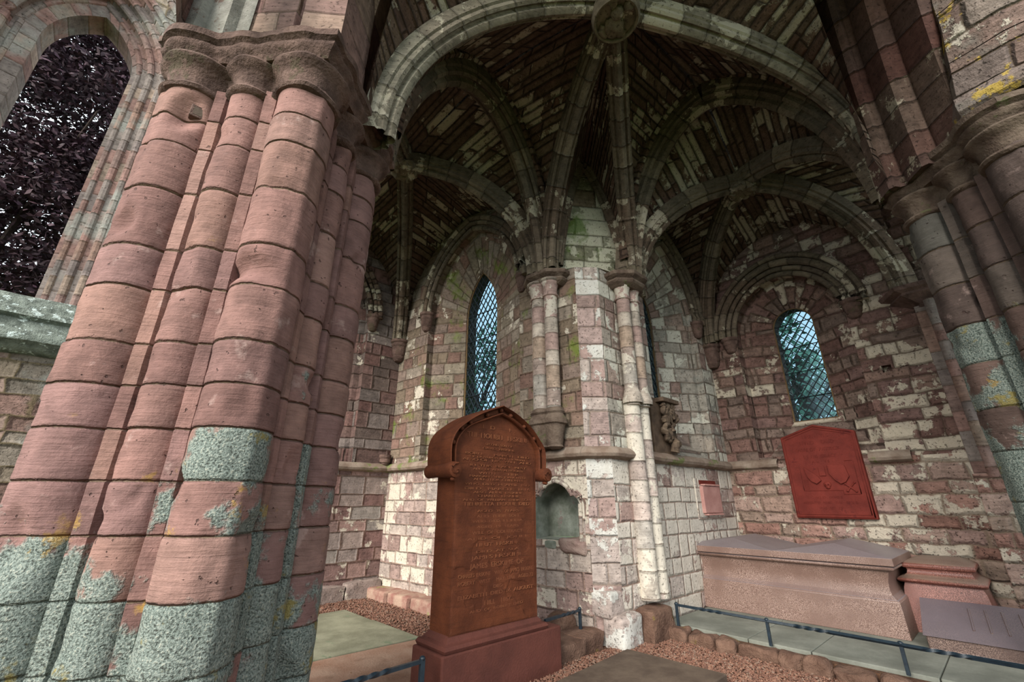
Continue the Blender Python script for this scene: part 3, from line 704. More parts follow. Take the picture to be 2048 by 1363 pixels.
wb['TBl'] = rib_curve((1.3, 4.2), 5.15, (1.3, 6.2), 7.6, 1.7); wb['TBf'] = rib_curve((1.3, 8.2), 5.1, (1.3, 6.2), 7.6, 1.7)
PAy = .05
wb['PAr'] = rib_curve((5.6, PAy), 5.15, (3.6, PAy), 7.9, 1.7); wb['PAf'] = rib_curve((1.5, PAy - .6), 5.15, (3.6, PAy), 7.9, 1.7)
wb['PBr'] = rib_curve((6.8, 0), 5.15, (7.6, .1), 6.9, 1.7); wb['PBf'] = rib_curve((8.45, .25), 4.7, (7.6, .1), 6.9, 1.7)
def back(c, amt):
    d = c[-1] - c[0]; nrm = Vector((d.y, -d.x, 0)).normalized(); out = []; n = len(c)
    for i, p in enumerate(c):
        t = (c[min(i + 1, n - 1)] - c[max(i - 1, 0)]).normalized(); o = nrm.cross(t).normalized()
        if o.dot(Vector((c[-1].x - p.x, c[-1].y - p.y, -6))) > 0: o = -o
        out.append(p + o * amt)
    return out
def web(name, A, B, bulge=.07, m=14):
    """loft courses from rib A to boundary curve B"""
    mb = MB(); P = []; U = []; n = len(A); L = 0
    for i in range(n):
        a = A[i]; b = B[i] + Vector((0, 0, .05)); w_ = (b - a).length
        if i: L += ((a - P[-1][0]).length + (b - P[-1][-1]).length) / 2
        row = []; ur = []
        for j in range(m + 1):
            t = j / m; p = a.lerp(b, t); s = 4 * t * (1 - t)
            p = p + Vector((0, 0, bulge * s * w_ * .35)) + Vector((0, 0, .012 * nz(p, 3)))
            row.append(p); ur.append((w_ * t, L))
        P.append(row); U.append(ur)
    mb.grid(P, U); return struct(mb.build(name, M['web'], ang=60))
def half(A): return A
cells = [('R1', 'T1L'), ('R3', 'T1R'), ('R3', AB1), ('R4', AB2), ('R4', 'T2B'), ('R2', 'T2R'), ('R1', 'TAl'), ('R5', 'TAf'), ('R2', 'PAr'), ('R5', 'PAf'),
         ('L4', 'T1L'), ('L1', 'T1R'), ('L1', 'W1a'), ('L2', 'W1b'), ('L2', 'W0a'), ('L3', 'W0b'), ('L3', 'TBf'), ('L4', 'TBl'),
         ('Ra', 'T2B'), ('Rc', 'T2R'), ('Ra', 'W2a'), ('Rb', 'W2b'), ('Rb', 'W3a'), ('Rd', 'W3b'), ('Rd', 'PBf'), ('Rc', 'PBr')]
for i, (a, b) in enumerate(cells):
    B = b if isinstance(b, list) else (R.get(b) or wb.get(b))
    if b in ('T1L', 'T1R', 'T2B', 'T2R'): B = back(B, .24)
    web('ceiling_%d' % (i + 1), back(R[a], .13), B)
# roof above the vault
for i, (a, b) in enumerate((((.5, -1.2, 8.35), (5.2, 8.6, 8.5)), ((5.2, -1.2, 8.35), (9.6, 3.9, 8.5)))):
    mb = MB(); mb.box(a, b); struct(mb.build('roof_%d' % (i + 1), M['web']))

# bosses
def boss(p, r, label, kind):
    t = thing('roof_boss', label, 'boss', p); x, y, z = p
    if kind == 'face':
        mb = MB(); mb.lathe([(0, .25), (r * .8, .2), (r, .12), (r * 1.02, .0), (r, -.08), (r * .92, -.12), (r * .84, -.115), (r * .80, -.07), (r * .4, -.06), (0, -.06)], p, 40); mb.build('disc', M['rib'], t)
        # carved seated figure with head, arms and drapery folds
        def lump(name, c, s, nn=3, amp=.02):
            bm = bmesh.new(); bmesh.ops.create_icosphere(bm, subdivisions=nn, radius=1)
            for v in bm.verts:
                q = Vector((v.co.x * s[0], v.co.y * s[1], v.co.z * s[2])) + Vector(c); v.co = q + noise.noise_vector(q * 14) * amp
            me = bpy.data.meshes.new(name); bm.to_mesh(me); bm.free(); me.shade_smooth(); me.materials.append(M['rib'])
            o = bpy.data.objects.new(name, me); C.objects.link(o); o.parent = t; o.matrix_parent_inverse = Matrix.Translation(-Vector(t.location)); return o
        lump('carved_head', (x - .05, y - .06, z - .09), (.075, .085, .06)); lump('carved_body', (x + .06, y + .07, z - .08), (.13, .12, .05), amp=.035)
        for a in (.3, 1.6, 3.6, 4.6): lump('carved_foliage', (x + .2 * math.cos(a), y + .2 * math.sin(a), z - .08), (.07, .06, .04), amp=.04)
    else:
        mb = MB(); mb.lathe([(0, .2), (r * .6, .1), (r * .7, 0), (r * .5, -.06), (0, -.08)], p, 20); mb.build('core', M['rib'], t)
        for k in range(9):
            a = k * 2 * PI / 9; mb = MB(); c = Vector((x + r * .62 * math.cos(a), y + r * .62 * math.sin(a), z - .03))
            bm = bmesh.new(); bmesh.ops.create_icosphere(bm, subdivisions=3, radius=1)
            for v in bm.verts:
                q = Vector((v.co.x * r * .36, v.co.y * r * .36, v.co.z * .08)) + c; v.co = q + noise.noise_vector(q * 16) * .05
            me = bpy.data.meshes.new('carved_leaf'); bm.to_mesh(me); bm.free(); me.shade_smooth(); me.materials.append(M['rib'])
            o = bpy.data.objects.new('carved_leaf', me); C.objects.link(o); o.parent = t; o.matrix_parent_inverse = Matrix.Translation(-Vector(t.location))
boss((MBP[0], MBP[1], MZ - .10), .29, 'large round boss carved with a figure at the crown of the vault', 'face')
boss((LBP[0], LBP[1], LZ - .05), .26, 'leafy boss where four ribs meet left, beside the pink pier capital', 'leaf')
boss((RBP[0], RBP[1], RZ - .05), .24, 'leafy boss where four ribs meet over the right window', 'leaf')

# ------------------------------------------------------------ clustered piers
JT = [-.05, .2, .5, .80, 1.12, 1.43, 1.71, 2.0, 2.26, 2.53, 2.91, 3.21, 3.68, 4.09, 4.37, 4.70]
def course_v(z, J):
    for i in range(len(J) - 1):
        if z <= J[i + 1]: return i + (z - J[i]) / (J[i + 1] - J[i])
    return len(J) - 1 + .5
def shaft_mesh(cx, cy, r, J, sid, keel=None, seed=0, seg=44, a_lo=0, a_hi=2 * PI):
    mb = MB(); zs = []
    for i in range(len(J) - 1):
        a, b = J[i] , J[i + 1]; n = max(4, int((b - a) / .035))
        zs += [(a + .0, i, .009), (a + .006, i, .003), (a + .022, i, 0)] + [(a + .022 + (b - a - .044) * k / n, i, 0) for k in range(1, n)] + [(b - .022, i, 0), (b - .006, i, .003), (b - .0005, i, .009)]
    P = []; U = []
    for z, i, ins in zs:
        off = ((hash((i, sid, seed)) % 100) / 100 - .5) * .007; row = []; ur = []
        for k in range(seg):
            a = 2 * PI * k / seg; rr = r + off - ins
            if keel is not None:
                d = (a - keel + PI) % (2 * PI) - PI
                rr += .020 * max(0, 1 - abs(d) / .22)
            p = Vector((cx + rr * math.cos(a), cy + rr * math.sin(a), z))
            e = .010 * nz(p, 4.5, seed) + .004 * nz(p, 17, seed)
            chip = max(0, nz(p, 3.1, 5 + sid) - .40) * .22
            if z < 1.6: e += .006 * nz(p, 9, 3) * (1.6 - z)
            rr2 = rr + e - chip
            row.append((cx + rr2 * math.cos(a), cy + rr2 * math.sin(a), z))
        P.append(row); U.append([(sid + .5, i + (z - J[i]) / (J[i + 1] - J[i]))] * (seg + 1))
    mb.grid(P, U, True); return mb
def pier(name, ctr, label, mat, capmat, J=JT, seed=0, detail=True):
    cx, cy = ctr; off = [(-.68, .0), (-.345, -.325), (-.01, -.60), (.335, -.325), (.67, .0), (.345, .325), (.0, .67), (-.345, .325)]
    rad = [.215, .155, .215, .14, .20, .15, .2, .15]
    circ = [(cx + a, cy + b, r) for (a, b), r in zip(off, rad)]
    t = thing(name, label, 'pier', (cx, cy, 0))
    for i, (x, y, r) in enumerate(circ):
        ka = math.atan2(y - cy, x - cx)
        shaft_mesh(x, y, r, J, i, ka + (.30 if i == 2 else 0) if i % 2 == 0 else None, seed, 52 if detail else 28).build('shaft', mat, t, ang=50)
    # core with fillet strips standing between the shafts
    mb = MB(); pts = []
    for i in range(8):
        x0, y0, r0 = circ[i]; x1, y1, r1 = circ[(i + 1) % 8]; d = Vector((x1 - x0, y1 - y0)); l = d.length; d /= l
        nrm = Vector((d.y, -d.x)); nrm = nrm if nrm.dot(Vector((x0 - cx, y0 - cy))) > 0 else -nrm
        m = Vector((x0, y0)) + d * (r0 + (l - r0 - r1) / 2)
        o1 = .065
        pts += [m - d * .07 + nrm * (o1 - .06), m - d * .046 + nrm * (o1 + .03), m - d * .03 + nrm * (o1 + .05), m + d * .046 + nrm * (o1 + .03), m + d * .07 + nrm * (o1 - .06)]
    zz = []
    for i in range(len(J) - 1):
        a, b = J[i], J[i + 1]; zz += [(a, i, .008), (a + .008, i, 0), ((a + b) / 2, i, 0), (b - .008, i, 0), (b - .0005, i, .008)]
    P = []; U = []
    for z, i, ins in zz:
        row = []
        for p in pts:
            v = p - Vector((cx, cy)); v = v * (1 - ins / v.length); q = Vector((cx + v.x, cy + v.y, z)); q += noise.noise_vector(q * 6) * .006; row.append(q)
        P.append(row); U.append([(20.5 + k // 5, i + (z - J[i]) / (J[i + 1] - J[i])) for k in range(41)])
    mb.grid(P, U, True); mb.build('fillet_core', mat, t, ang=30)
    # lobed capital and abacus
    def lobes(prof, nm, n=240, wear=.012, core=.73):
        prof = [(a_, b_ - .05) for a_, b_ in prof]
        mb = MB(); P = []; U = []
        for o_, z in prof:
            ring = clustered(circ, (cx, cy), o_, n, core)
            P.append([Vector((x, y, z)) + noise.noise_vector(Vector((x, y, z)) * 5) * wear for x, y in ring]); U.append([(k * .02, z) for k in range(n + 1)])
        idx = mb.grid(P, U, True); mb.face(idx[-1]); mb.face(idx[0][::-1]); return mb.build(nm, capmat, t, ang=40)
    lobes([(-.02, 4.66), (.03, 4.675), (.045, 4.70), (.03, 4.725), (.0, 4.735)], 'neck_ring')
    lobes([(-.01, 4.70), (.0, 4.78), (.015, 4.85), (.04, 4.90), (.075, 4.925), (.09, 4.95), (.085, 4.97), (.04, 4.98), (.035, 5.0)], 'capital')
    lobes([(.03, 4.97), (.06, 5.01), (.08, 5.03), (.10, 5.05), (.105, 5.08), (.075, 5.095), (.09, 5.11), (.13, 5.13), (.135, 5.19), (.115, 5.21)], 'abacus', wear=.016, core=.89)
    return t
pier('clustered_pier', LP, 'massive pink sandstone pier of clustered shafts filling the left foreground', M['drum'], M['cap'])
hp = Vector((-.112, 3.512, 4.45)); lp_ = [o for o in bpy.data.objects if o.name == 'clustered_pier'][0]
mb = MB(); dk = M['soil']
mb.box((hp.x - .05, hp.y - .012, hp.z - .055), (hp.x + .05, hp.y + .05, hp.z + .055)); fr_ = bev(mb.build('repair_block', M['cap'], lp_, smooth=False), .006)
mb = MB(); mb.box((hp.x - .03, hp.y - .014, hp.z - .035), (hp.x + .03, hp.y + .02, hp.z + .035)); mb.build('putlog_hole_shade', M['slab'], fr_, smooth=False)  # dark box on the block stands in for the shade inside a square hole
J2 = [-.05, .35, .75, 1.2, 1.6, 2.05, 2.45, 2.9, 3.3, 3.75, 4.2, 4.7]
pier('clustered_pier', FP, 'pink clustered crossing pier out of view behind the camera, added to carry the arches and shade the left pier', M['drum'], M['cap'], JT, 9, False)  # unseen pier, added to carry the arches and shade the left pier
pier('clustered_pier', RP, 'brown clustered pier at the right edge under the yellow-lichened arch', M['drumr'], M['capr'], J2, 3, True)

# ------------------------------------------------------------ great arcade arches
AH = [(0, 0), (.22, .22), (.245, .27), (.30, .235), (.34, .17), (.40, .17), (.56, .36), (.585, .42), (.64, .40), (.67, .33), (.73, .34), (.86, .50), (.90, .80)]
AP = [(-x, y) for x, y in AH[::-1]] + AH[1:]
def arcade(S, E, z0, zp, nrm, label, mat, q=1.7, prof=AP, w=1.0):
    S = Vector(S); E = Vector(E); mid = (S + E) / 2
    a = rib_curve(S, z0, mid, zp, q, 30, 1.8); b = rib_curve(E, z0, mid, zp, q, 30, 1.8)
    t = thing('arcade_arch', label, 'arch', (S.x, S.y, z0)); cen = Vector((mid.x, mid.y, z0))
    pr = [(x * w, y) for x, y in prof]
    for c in (a, b):
        mb = MB(); sweep(c, nrm, pr, mb, down=lambda p: cen - p + Vector((0, 0, -.2))); mb.build('arch_half', mat, t, ang=25)
    return t
arcade((.60, 3.24), (.66, -.9), 5.14, 8.0, (1, 0, 0), 'moulded pink arch springing forward from the left pier overhead', M['arch'], w=.9)
arcade((.45, 4.12), (.5, 8.2), 5.2, 7.7, (1, 0, 0), 'moulded arch springing backward from the left pier toward the window wall', M['arch'])
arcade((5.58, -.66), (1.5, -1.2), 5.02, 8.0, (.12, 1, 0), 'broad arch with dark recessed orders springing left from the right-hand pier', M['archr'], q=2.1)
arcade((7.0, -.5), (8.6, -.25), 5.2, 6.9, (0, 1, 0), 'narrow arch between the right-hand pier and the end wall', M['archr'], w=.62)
# yellow-lichened masonry standing on the right-hand pier, and a pink springer block on the left one
yl = masonry('yellow_lichened_masonry', ('8a7870', '7a6a60', '97887a', '8a6a5c'), .33, .8, '5a4a3a', lich=.75, grey=.3, wash=.15, relief=.05)
t = thing('vaulting_respond', 'sunlit block of masonry with yellow lichen standing on the right-hand pier', 'masonry', (6.0, -1.1, 5.2))
mb = MB(); pl = [(5.50, -.66), (5.42, -1.05), (5.50, -1.75), (7.2, -1.75), (7.2, -.9), (5.75, -.62)]
for k in range(8):
    z0 = 5.22 + .6 * k; z1 = z0 + .59; n = len(pl)
    for i in range(n):
        a, b = pl[i], pl[(i + 1) % n]; m = 6
        L0 = sum(math.dist(pl[j], pl[(j + 1) % n]) for j in range(i)); e = math.dist(a, b)
        g = [[Vector((a[0] + (b[0] - a[0]) * j / m, a[1] + (b[1] - a[1]) * j / m, z0 + (z1 - z0) * q / 4)) for j in range(m + 1)] for q in range(5)]
        g = [[p + noise.noise_vector(p * 3) * .03 + Vector((-.12, -.11, 0)) * (p.z - 5.2) for p in row] for row in g]
        mb.grid(g, [[(L0 + e * j / m, z0 + .6 * q / 4) for j in range(m + 1)] for q in range(5)])
mb.build('shaft_block', yl, t, ang=60)
mb = MB(); P = []
for x_, z in [(.05, 5.18), (.12, 5.22), (.14, 5.30), (.06, 5.36), (.03, 5.42)]:
    P.append([Vector((x * 1.0 + (x - 6.5) / .9 * x_ * .6, y + (y + .9) * x_ * .6, z)) for x, y in pl])
mb.grid(P, None, True); mb.build('base_moulding', yl, t)
t = thing('arch_springer', 'tall pink and cream springer block with chamfered edges standing on the pink pier capital', 'masonry', (.55, 3.7, 5.12))
spr = masonry('pink_cream_springer_stone', ('8f6a60', 'a58a74', '96736a', '87605a'), .42, 1.2, '5a4a3c', joint=.007, relief=.014, lich=.04)
for nm, pl2 in (('front_order', [(.62, 2.85), (.98, 3.22), (.98, 3.7), (.40, 3.7), (.40, 3.14), (.345, 3.06)]), ('middle_order', [(.30, 3.10), (.40, 3.16), (.40, 3.7), (-.02, 3.7), (-.02, 3.46), (.035, 3.36)]),
    ('outer_roll', [(.03, 3.34), (.04, 3.46), (.04, 3.75), (-.40, 3.75), (-.37, 3.60), (-.32, 3.53), (-.25, 3.55), (-.20, 3.46), (-.13, 3.38), (-.05, 3.40)])):
    mb = MB(); zs_ = [5.12 + .12 * i for i in range(20)]; nn = len(pl2); per = [0]
    for i in range(nn): per.append(per[-1] + math.dist(pl2[i], pl2[(i + 1) % nn]))
    mb.grid([[Vector((x, y - (.07 * max(0, z - 5.5) ** 2 if nm != 'outer_roll' else 0), z)) + noise.noise_vector(Vector((x, y, z)) * 5) * .008 for x, y in pl2] for z in zs_], [[(p_ + (2 if nm == 'front_order' else 0), z) for p_ in per] for z in zs_], True)
    mb.build(nm, spr if nm != 'outer_roll' else M['grey'], t, ang=30)
# outer wall above the arcades (only its foot could be seen)
def spandrel(name, wall, z1, h, mat):
    mb = MB(); wall.face(mb, h['zs'], z1, [h], step=.3); return struct(mb.build(name, mat))
spandrel('wall_above_transept_arch', Wall((-.35, 3.2), (-.35, -2.4), (1, 0)), 11, H(.42, 4.2, 5.3, 5.3, 9.0), M['lwall'])
spandrel('wall_above_left_bay_arch', Wall((-.35, 8.4), (-.35, 3.7), (1, 0)), 11, H(.2, 4.4, 5.3, 5.3, 8.6), M['lwall'])

# ------------------------------------------------------------ wall columns A and B
def column(name, lab, ctr, shafts, outn, z_abt, z0, mat, label_parts=None, hw=.42, dp=.40):
    t = thing(name, lab, 'column', (ctr[0], ctr[1], z0)); a = math.atan2(outn[1], outn[0])
    for (x, y, r) in shafts:
        mb = MB(); zs_ = [z0 + (z_abt - .42 - z0) * i / 30 for i in range(31)]
        mb.tube([(x + .004 * nz((x, y, z), 4), y + .004 * nz((y, x, z), 4), z) for z in zs_], r, 18, True, rnd.random()); sh_ = mb.build('shaft', M[mat], t)
        mb = MB(); mb_ = mb; mb.lathe([(r, z_abt - .45), (r + .02, z_abt - .44), (r + .025, z_abt - .42), (r + .005, z_abt - .40), (r + .005, z_abt - .32), (r + .02, z_abt - .25), (r + .06, z_abt - .19), (r + .08, z_abt - .16)], (x, y, 0), 20); mb.build('shaft_capital', M['shaft'], sh_)
    mb = MB(); o = Vector((outn[0], outn[1])).normalized(); s_ = Vector((-o.y, o.x)); P = []
    for g, z in ((-.12, -.24), (-.04, -.19), (-.02, -.16), (-.02, -.13), (-.05, -.12), (.0, -.09), (.03, -.07), (.03, -.01), (.01, .0)):
        q = [(-hw - g, -.1), (-hw - g, dp * .45), (-hw * .45 - g * .5, dp + g), (hw * .45 + g * .5, dp + g), (hw + g, dp * .45), (hw + g, -.1)]
        P.append([Vector((ctr[0] + s_.x * u + o.x * d, ctr[1] + s_.y * u + o.y * d, z_abt + z)) for u, d in q])
    idx = mb.grid(P, None, True); mb.face(idx[-1]); mb.face(idx[0][::-1]); bev(mb.build('abacus', M['capr'], t, ang=20), .006)
    return t
tA = column('wall_column', 'three-shafted wall column on a corbel, between the lancet and the chamfered corner', (4.80, 4.32), [(4.70, 4.54, .07), (4.63, 4.40, .115), (4.66, 4.17, .105)], (-1, -.12), 5.13, 2.86, 'shaft', hw=.40, dp=.33)
mb = MB(); P = []
shA = [(4.70, 4.54, .07), (4.63, 4.40, .115), (4.66, 4.17, .105)]
for g, z in ((.0, 2.90), (.03, 2.88), (.05, 2.83), (.03, 2.80), (.05, 2.76), (.08, 2.72), (.08, 2.66), (.05, 2.64), (.04, 2.60), (.02, 2.50), (.01, 2.42), (.0, 2.36), (.02, 2.33), (-.03, 2.30)):
    P.append([(x, y, z) for x, y in clustered(shA, (4.78, 4.33), g, 60)])
idx = mb.grid(P, None, True); mb.face(idx[0][::-1]); mb.face(idx[-1]); rough(mb, .01, 6); mb.build('corbel', M['capr'], tA)
shB = [(5.60, 3.44, .105), (5.84, 3.42, .105)]
tB = column('wall_column', 'twin-shafted limewashed column running down the wall right of the chamfered corner', (5.74, 3.53), shB, (0, -1), 5.12, 2.95, 'shaft', hw=.40, dp=.36)
for x in (5.63, 5.87):
    mb = MB(); mb.tube([(x + (.0), 3.49 + .004 * nz((x, 0, z), 3), z) for z in [.42 + .1 * i for i in range(27)]], .125, 20, True, rnd.random()); rough(mb, .008, 5); mb.build('lower_shaft', M['shaftw'], tB)
mb = MB(); P = []
for g, z in ((0, 3.2), (.02, 3.12), (.045, 3.04), (.04, 2.98)): P.append([(x, y, z) for x, y in clustered(shB, (5.72, 3.5), g, 60)])
mb.grid(P, None, True); mb.build('broken_ring', M['shaft'], tB)
tag(chunky((5.36, 3.30, -.03), (5.86, 3.58, .36), 'foundation_block', M['kerb'], None, .03, 4, 7, .04), 'ochre-stained rough block under the twin-shafted column', 'stone block')
# respond on the far right wall: pilaster with two thin shafts and capital
t = thing('wall_respond', 'slim pilaster with thin round shafts at the far right of the rubble wall', 'column', (8.5, .0, 0))
mb = MB(); mb.box((8.40, -.05, 1.95), (8.7, .24, 4.35)); bev(mb.build('pilaster', M['jamb'], t, smooth=False), .012)
mb = MB(); mb.box((8.34, -.16, -.02), (8.7, .26, 1.95)); bev(mb.build('lower_pilaster', M['w3'], t, smooth=False), .015)
for y in (.06, -.14):
    mb = MB(); mb.tube([(8.37, y, 1.9 + .1 * i) for i in range(26)], .062, 14); rough(mb, .006, 5); mb.build('shaft', M['jamb'], t)
mb = MB(); P = []
for g, z in ((-.02, 4.25), (0, 4.3), (.03, 4.33), (.02, 4.38), (.08, 4.46), (.14, 4.52), (.13, 4.56), (.18, 4.60), (.19, 4.66), (.16, 4.68)):
    P.append([(8.42 - g, -.28 - g, z), (8.42 - g, .14 + g * 1.3, z), (8.66, .22 + g * 2.2, z), (8.75, -.3, z)])
idx = mb.grid(P, None, True); mb.face(idx[-1]); rough(mb, .012, 6); mb.build('capital', M['cap'], t, ang=25)
mb = MB(); mb.box((8.40, -.9, 0), (8.9, -.28, 6.5)); struct(mb.build('wall_end', M['archr'], smooth=False))

# ------------------------------------------------------------ fittings on the walls
def slab_on(wall, pts, d, mb): mb.prism(pts, lambda u, z, dd: wall.at(u, z, dd), -d, .01)
# red monument
t = thing('wall_monument', 'large red pointed memorial slab on the rubble wall below the round-headed window', 'memorial', W3.at(uy3(1.93), 1.36, 0))
ol = [(uy3(2.47), 1.36), (uy3(1.39), 1.36), (uy3(1.39), 2.67), (uy3(1.94), 2.83), (uy3(2.47), 2.66)]
mb = MB(); slab_on(W3, ol, .09, mb); bev(mb.build('slab', M['red'], t, smooth=False), .015)
cx_ = sum(p[0] for p in ol) / 5; cz_ = 2.05
def shrink(ol, k): return [(cx_ + (u - cx_) * (1 - k), cz_ + (z - cz_) * (1 - k * .8)) for u, z in ol]
mb = MB()
for k, r in ((.05, .013), (.11, .008)):
    q = shrink(ol, k); mb.tube([W3.at(u, z, -.09) for u, z in q + q[:1]], r, 6)
mb.build('border_moulding', M['red'], t)
def u3(y): return uy3(y)
def rel(name, pts, d=.035, par=t, mat='red', w=W3, base=-.092):
    mb = MB(); mb.prism(pts, lambda u, z, dd: w.at(u, z, dd), base - d, base + .005); return bev(mb.build(name, M[mat], par, smooth=False), .006)
rel('carved_shield', [(u3(1.86), 2.17), (u3(1.63), 2.15), (u3(1.60), 1.98), (u3(1.66), 1.90), (u3(1.73), 1.87), (u3(1.80), 1.93), (u3(1.86), 2.03)])
rel('carved_shield', [(u3(2.20), 2.15), (u3(2.02), 1.99), (u3(1.99), 1.93), (u3(2.06), 1.88), (u3(2.13), 1.92), (u3(2.18), 2.0)])
rel('carved_tablet', [(u3(2.0), 2.14), (u3(1.91), 2.14), (u3(1.91), 2.0), (u3(2.0), 2.0)], .015)
def ball(c, s, name, mat, par, amp=.004, nn=3):
    bm = bmesh.new(); bmesh.ops.create_icosphere(bm, subdivisions=nn, radius=1)
    for v in bm.verts:
        q = Vector((v.co.x * s[0], v.co.y * s[1], v.co.z * s[2])) + Vector(c); v.co = q + noise.noise_vector(q * 22) * amp
    me = bpy.data.meshes.new(name); bm.to_mesh(me); bm.free(); me.shade_smooth(); me.materials.append(mat)
    o = bpy.data.objects.new(name, me); C.objects.link(o); o.parent = par; o.matrix_parent_inverse = Matrix.Translation(-Vector(par.location)); return o
sk = ball(W3.at(u3(1.92), 1.87, -.10), (.03, .052, .045), 'carved_skull', M['red'], t)
ball(W3.at(u3(1.92), 1.83, -.10), (.025, .032, .03), 'carved_jaw', M['red'], t)
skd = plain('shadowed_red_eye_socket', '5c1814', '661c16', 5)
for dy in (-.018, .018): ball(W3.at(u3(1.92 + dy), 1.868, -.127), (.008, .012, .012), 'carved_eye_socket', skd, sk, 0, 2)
for (a, b) in (((1.69, 1.88), (1.55, 1.75)), ((1.55, 1.90), (1.68, 1.76))):
    mb = MB(); p, q = W3.at(u3(a[0]), a[1], -.10), W3.at(u3(b[0]), b[1], -.10); d = (q - p)
    mb.tube([p + d * k for k in (0, .06, .14, .5, .86, .94, 1)], [.012, .02, .012, .01, .012, .02, .012], 8); mb.build('carved_bone', M['red'], t)
mb = MB()
for pts in (((2.27, 2.17), (2.27, 1.78), (1.73, 1.78), (1.73, 1.72), (1.51, 1.72), (1.51, 2.22), (1.62, 2.22)),):
    mb.tube([W3.at(u3(y), z, -.092) for y, z in pts], .007, 6)
for dx in (0, .025, .05): mb.tube([W3.at(u3(2.24 - dx), 1.95, -.092), W3.at(u3(2.24 - dx), 1.80, -.092)], .006, 6)
mb.build('carved_frame', M['red'], t)
def text(s, wall, u, z, size, par, mat, base, rot=0, ext=.004, flip=False, keep=1.0, name='inscription', width=None):
    cu = bpy.data.curves.new(name, 'FONT'); cu.body = s; cu.size = size; cu.extrude = ext; cu.align_x = 'CENTER'
    if width:
        tmp = bpy.data.objects.new('t', cu); C.objects.link(tmp); bpy.context.view_layer.update(); w_ = tmp.dimensions.x
        C.objects.unlink(tmp); bpy.data.objects.remove(tmp); cu.size = size; sx = width / max(w_, .01)
    else: sx = 1
    o = bpy.data.objects.new(name, cu); C.objects.link(o)
    bpy.context.view_layer.update(); dg = bpy.context.evaluated_depsgraph_get()
    me = bpy.data.meshes.new_from_object(o.evaluated_get(dg)); bpy.data.objects.remove(o)
    xd = wall.d if not flip else -wall.d; nn = -wall.n
    xs_ = sorted(v.co.x * sx for v in me.vertices); cuts = [(xs_[i] + xs_[i + 1]) / 2 for i in range(len(xs_) - 1) if xs_[i + 1] - xs_[i] > .022]
    vx = [v.co.x * sx for v in me.vertices]
    for v in me.vertices:
        c = v.co.copy(); p = wall.at(u, z, base) + xd * c.x * sx + Vector((0, 0, c.y)) + nn * (c.z)
        v.co = p
    cuts = [-99] + cuts + [99]; ob = None
    for a_, b_ in zip(cuts[:-1], cuts[1:]):
        keep_ = [i for i, x_ in enumerate(vx) if a_ <= x_ < b_]; mp = {k_: i for i, k_ in enumerate(keep_)}
        m2 = bpy.data.meshes.new(name); m2.from_pydata([tuple(me.vertices[i].co) for i in keep_], [], [[mp[i] for i in p_.vertices] for p_ in me.polygons if all(i in mp for i in p_.vertices)])
        m2.materials.append(mat); ob = bpy.data.objects.new(name, m2); C.objects.link(ob)
        ob.parent = par; ob.matrix_parent_inverse = Matrix.Translation(-Vector(par.location))
    return ob
for k, (s, zz, sz) in enumerate((('HERE LYES', 2.61, .085), ('LIVED    DIED', 2.51, .085), ('WIFE OF  PATRICK', 2.40, .075), ('IN  HIS  GRACE', 2.29, .07), ('A  H      I  S', 2.21, .05))):
    text(s, W3, u3(1.94), zz, sz, t, M['red'], -.092, ext=.005)
for k, (s, zz) in enumerate((('ANNO   DOMINI', 1.66), ('MEMENTO   MORI   THIS   STONE', 1.58), ('WAS   SET   UP', 1.50))):
    text(s, W3, u3(1.95), zz, .05, t, M['red'], -.092, ext=.004)
# pink plaque with white surround on the limewashed wall
t = thing('wall_plaque', 'small pink stone tablet with toothed edges on the limewashed wall', 'tablet', (7.8, 3.5, 1.4))
ux = lambda x: x - C1b[0]
mb = MB(); slab_on(W2, [(ux(7.36), 1.34), (ux(8.22), 1.34), (ux(8.22), 1.98), (ux(7.36), 1.98)], .02, mb); mb.build('white_surround', M['w2'], t, smooth=False)
mb = MB(); slab_on(W2, [(ux(7.50), 1.43), (ux(8.14), 1.43), (ux(8.14), 1.86), (ux(7.50), 1.86)], .075, mb); bev(mb.build('tablet', M['pink'], t, smooth=False), .012)
mb = MB(); slab_on(W2, [(ux(7.50), 1.885), (ux(8.10), 1.885), (ux(8.10), 1.955), (ux(7.50), 1.955)], .03, mb); mb.build('red_lintel', M['red'], t, smooth=False)
mb = MB()
for k in range(12):
    x = 7.54 + k * .05
    for z in (1.868, 1.40):
        mb.box((x, 3.42, z), (x + .028, 3.5, z + .024))
mb.build('dentil_row', M['pink'], t, smooth=False)
# carved relief on a board
t = thing('carved_relief', 'dark weathered carving of foliage and figures on a tall board beside the twin shafts', 'carving', (6.5, 3.5, 2.3))
mb = MB(); slab_on(W2, [(ux(6.20), 2.30), (ux(6.86), 2.30), (ux(6.86), 3.14), (ux(6.20), 3.20)], .05, mb); bev(mb.build('board', M['wood'], t, smooth=False), .01)
mb = MB(); slab_on(W2, [(ux(6.34), 3.12), (ux(6.84), 3.12), (ux(6.84), 3.19), (ux(6.34), 3.19)], .2, mb); bev(mb.build('canopy', M['wood'], t, smooth=False), .01)
rr = random.Random(3)
bmx = bmesh.new()
for k in range(46):
    x = rr.uniform(6.40, 6.82); z = rr.uniform(2.42, 3.08); s = (rr.uniform(.03, .07), rr.uniform(.03, .055), rr.uniform(.03, .09))
    ret = bmesh.ops.create_icosphere(bmx, subdivisions=3, radius=1)
    rot = Matrix.Rotation(rr.uniform(-1, 1), 3, 'Y')
    for v in ret['verts']:
        q = rot @ Vector((v.co.x * s[0], v.co.y * s[1], v.co.z * s[2])) + Vector((x, 3.42 - rr.uniform(0, .001), z)); v.co = q + noise.noise_vector(q * 15) * .03
me = bpy.data.meshes.new('carved_foliage'); bmx.to_mesh(me); bmx.free(); me.shade_smooth(); me.materials.append(M['relief'])
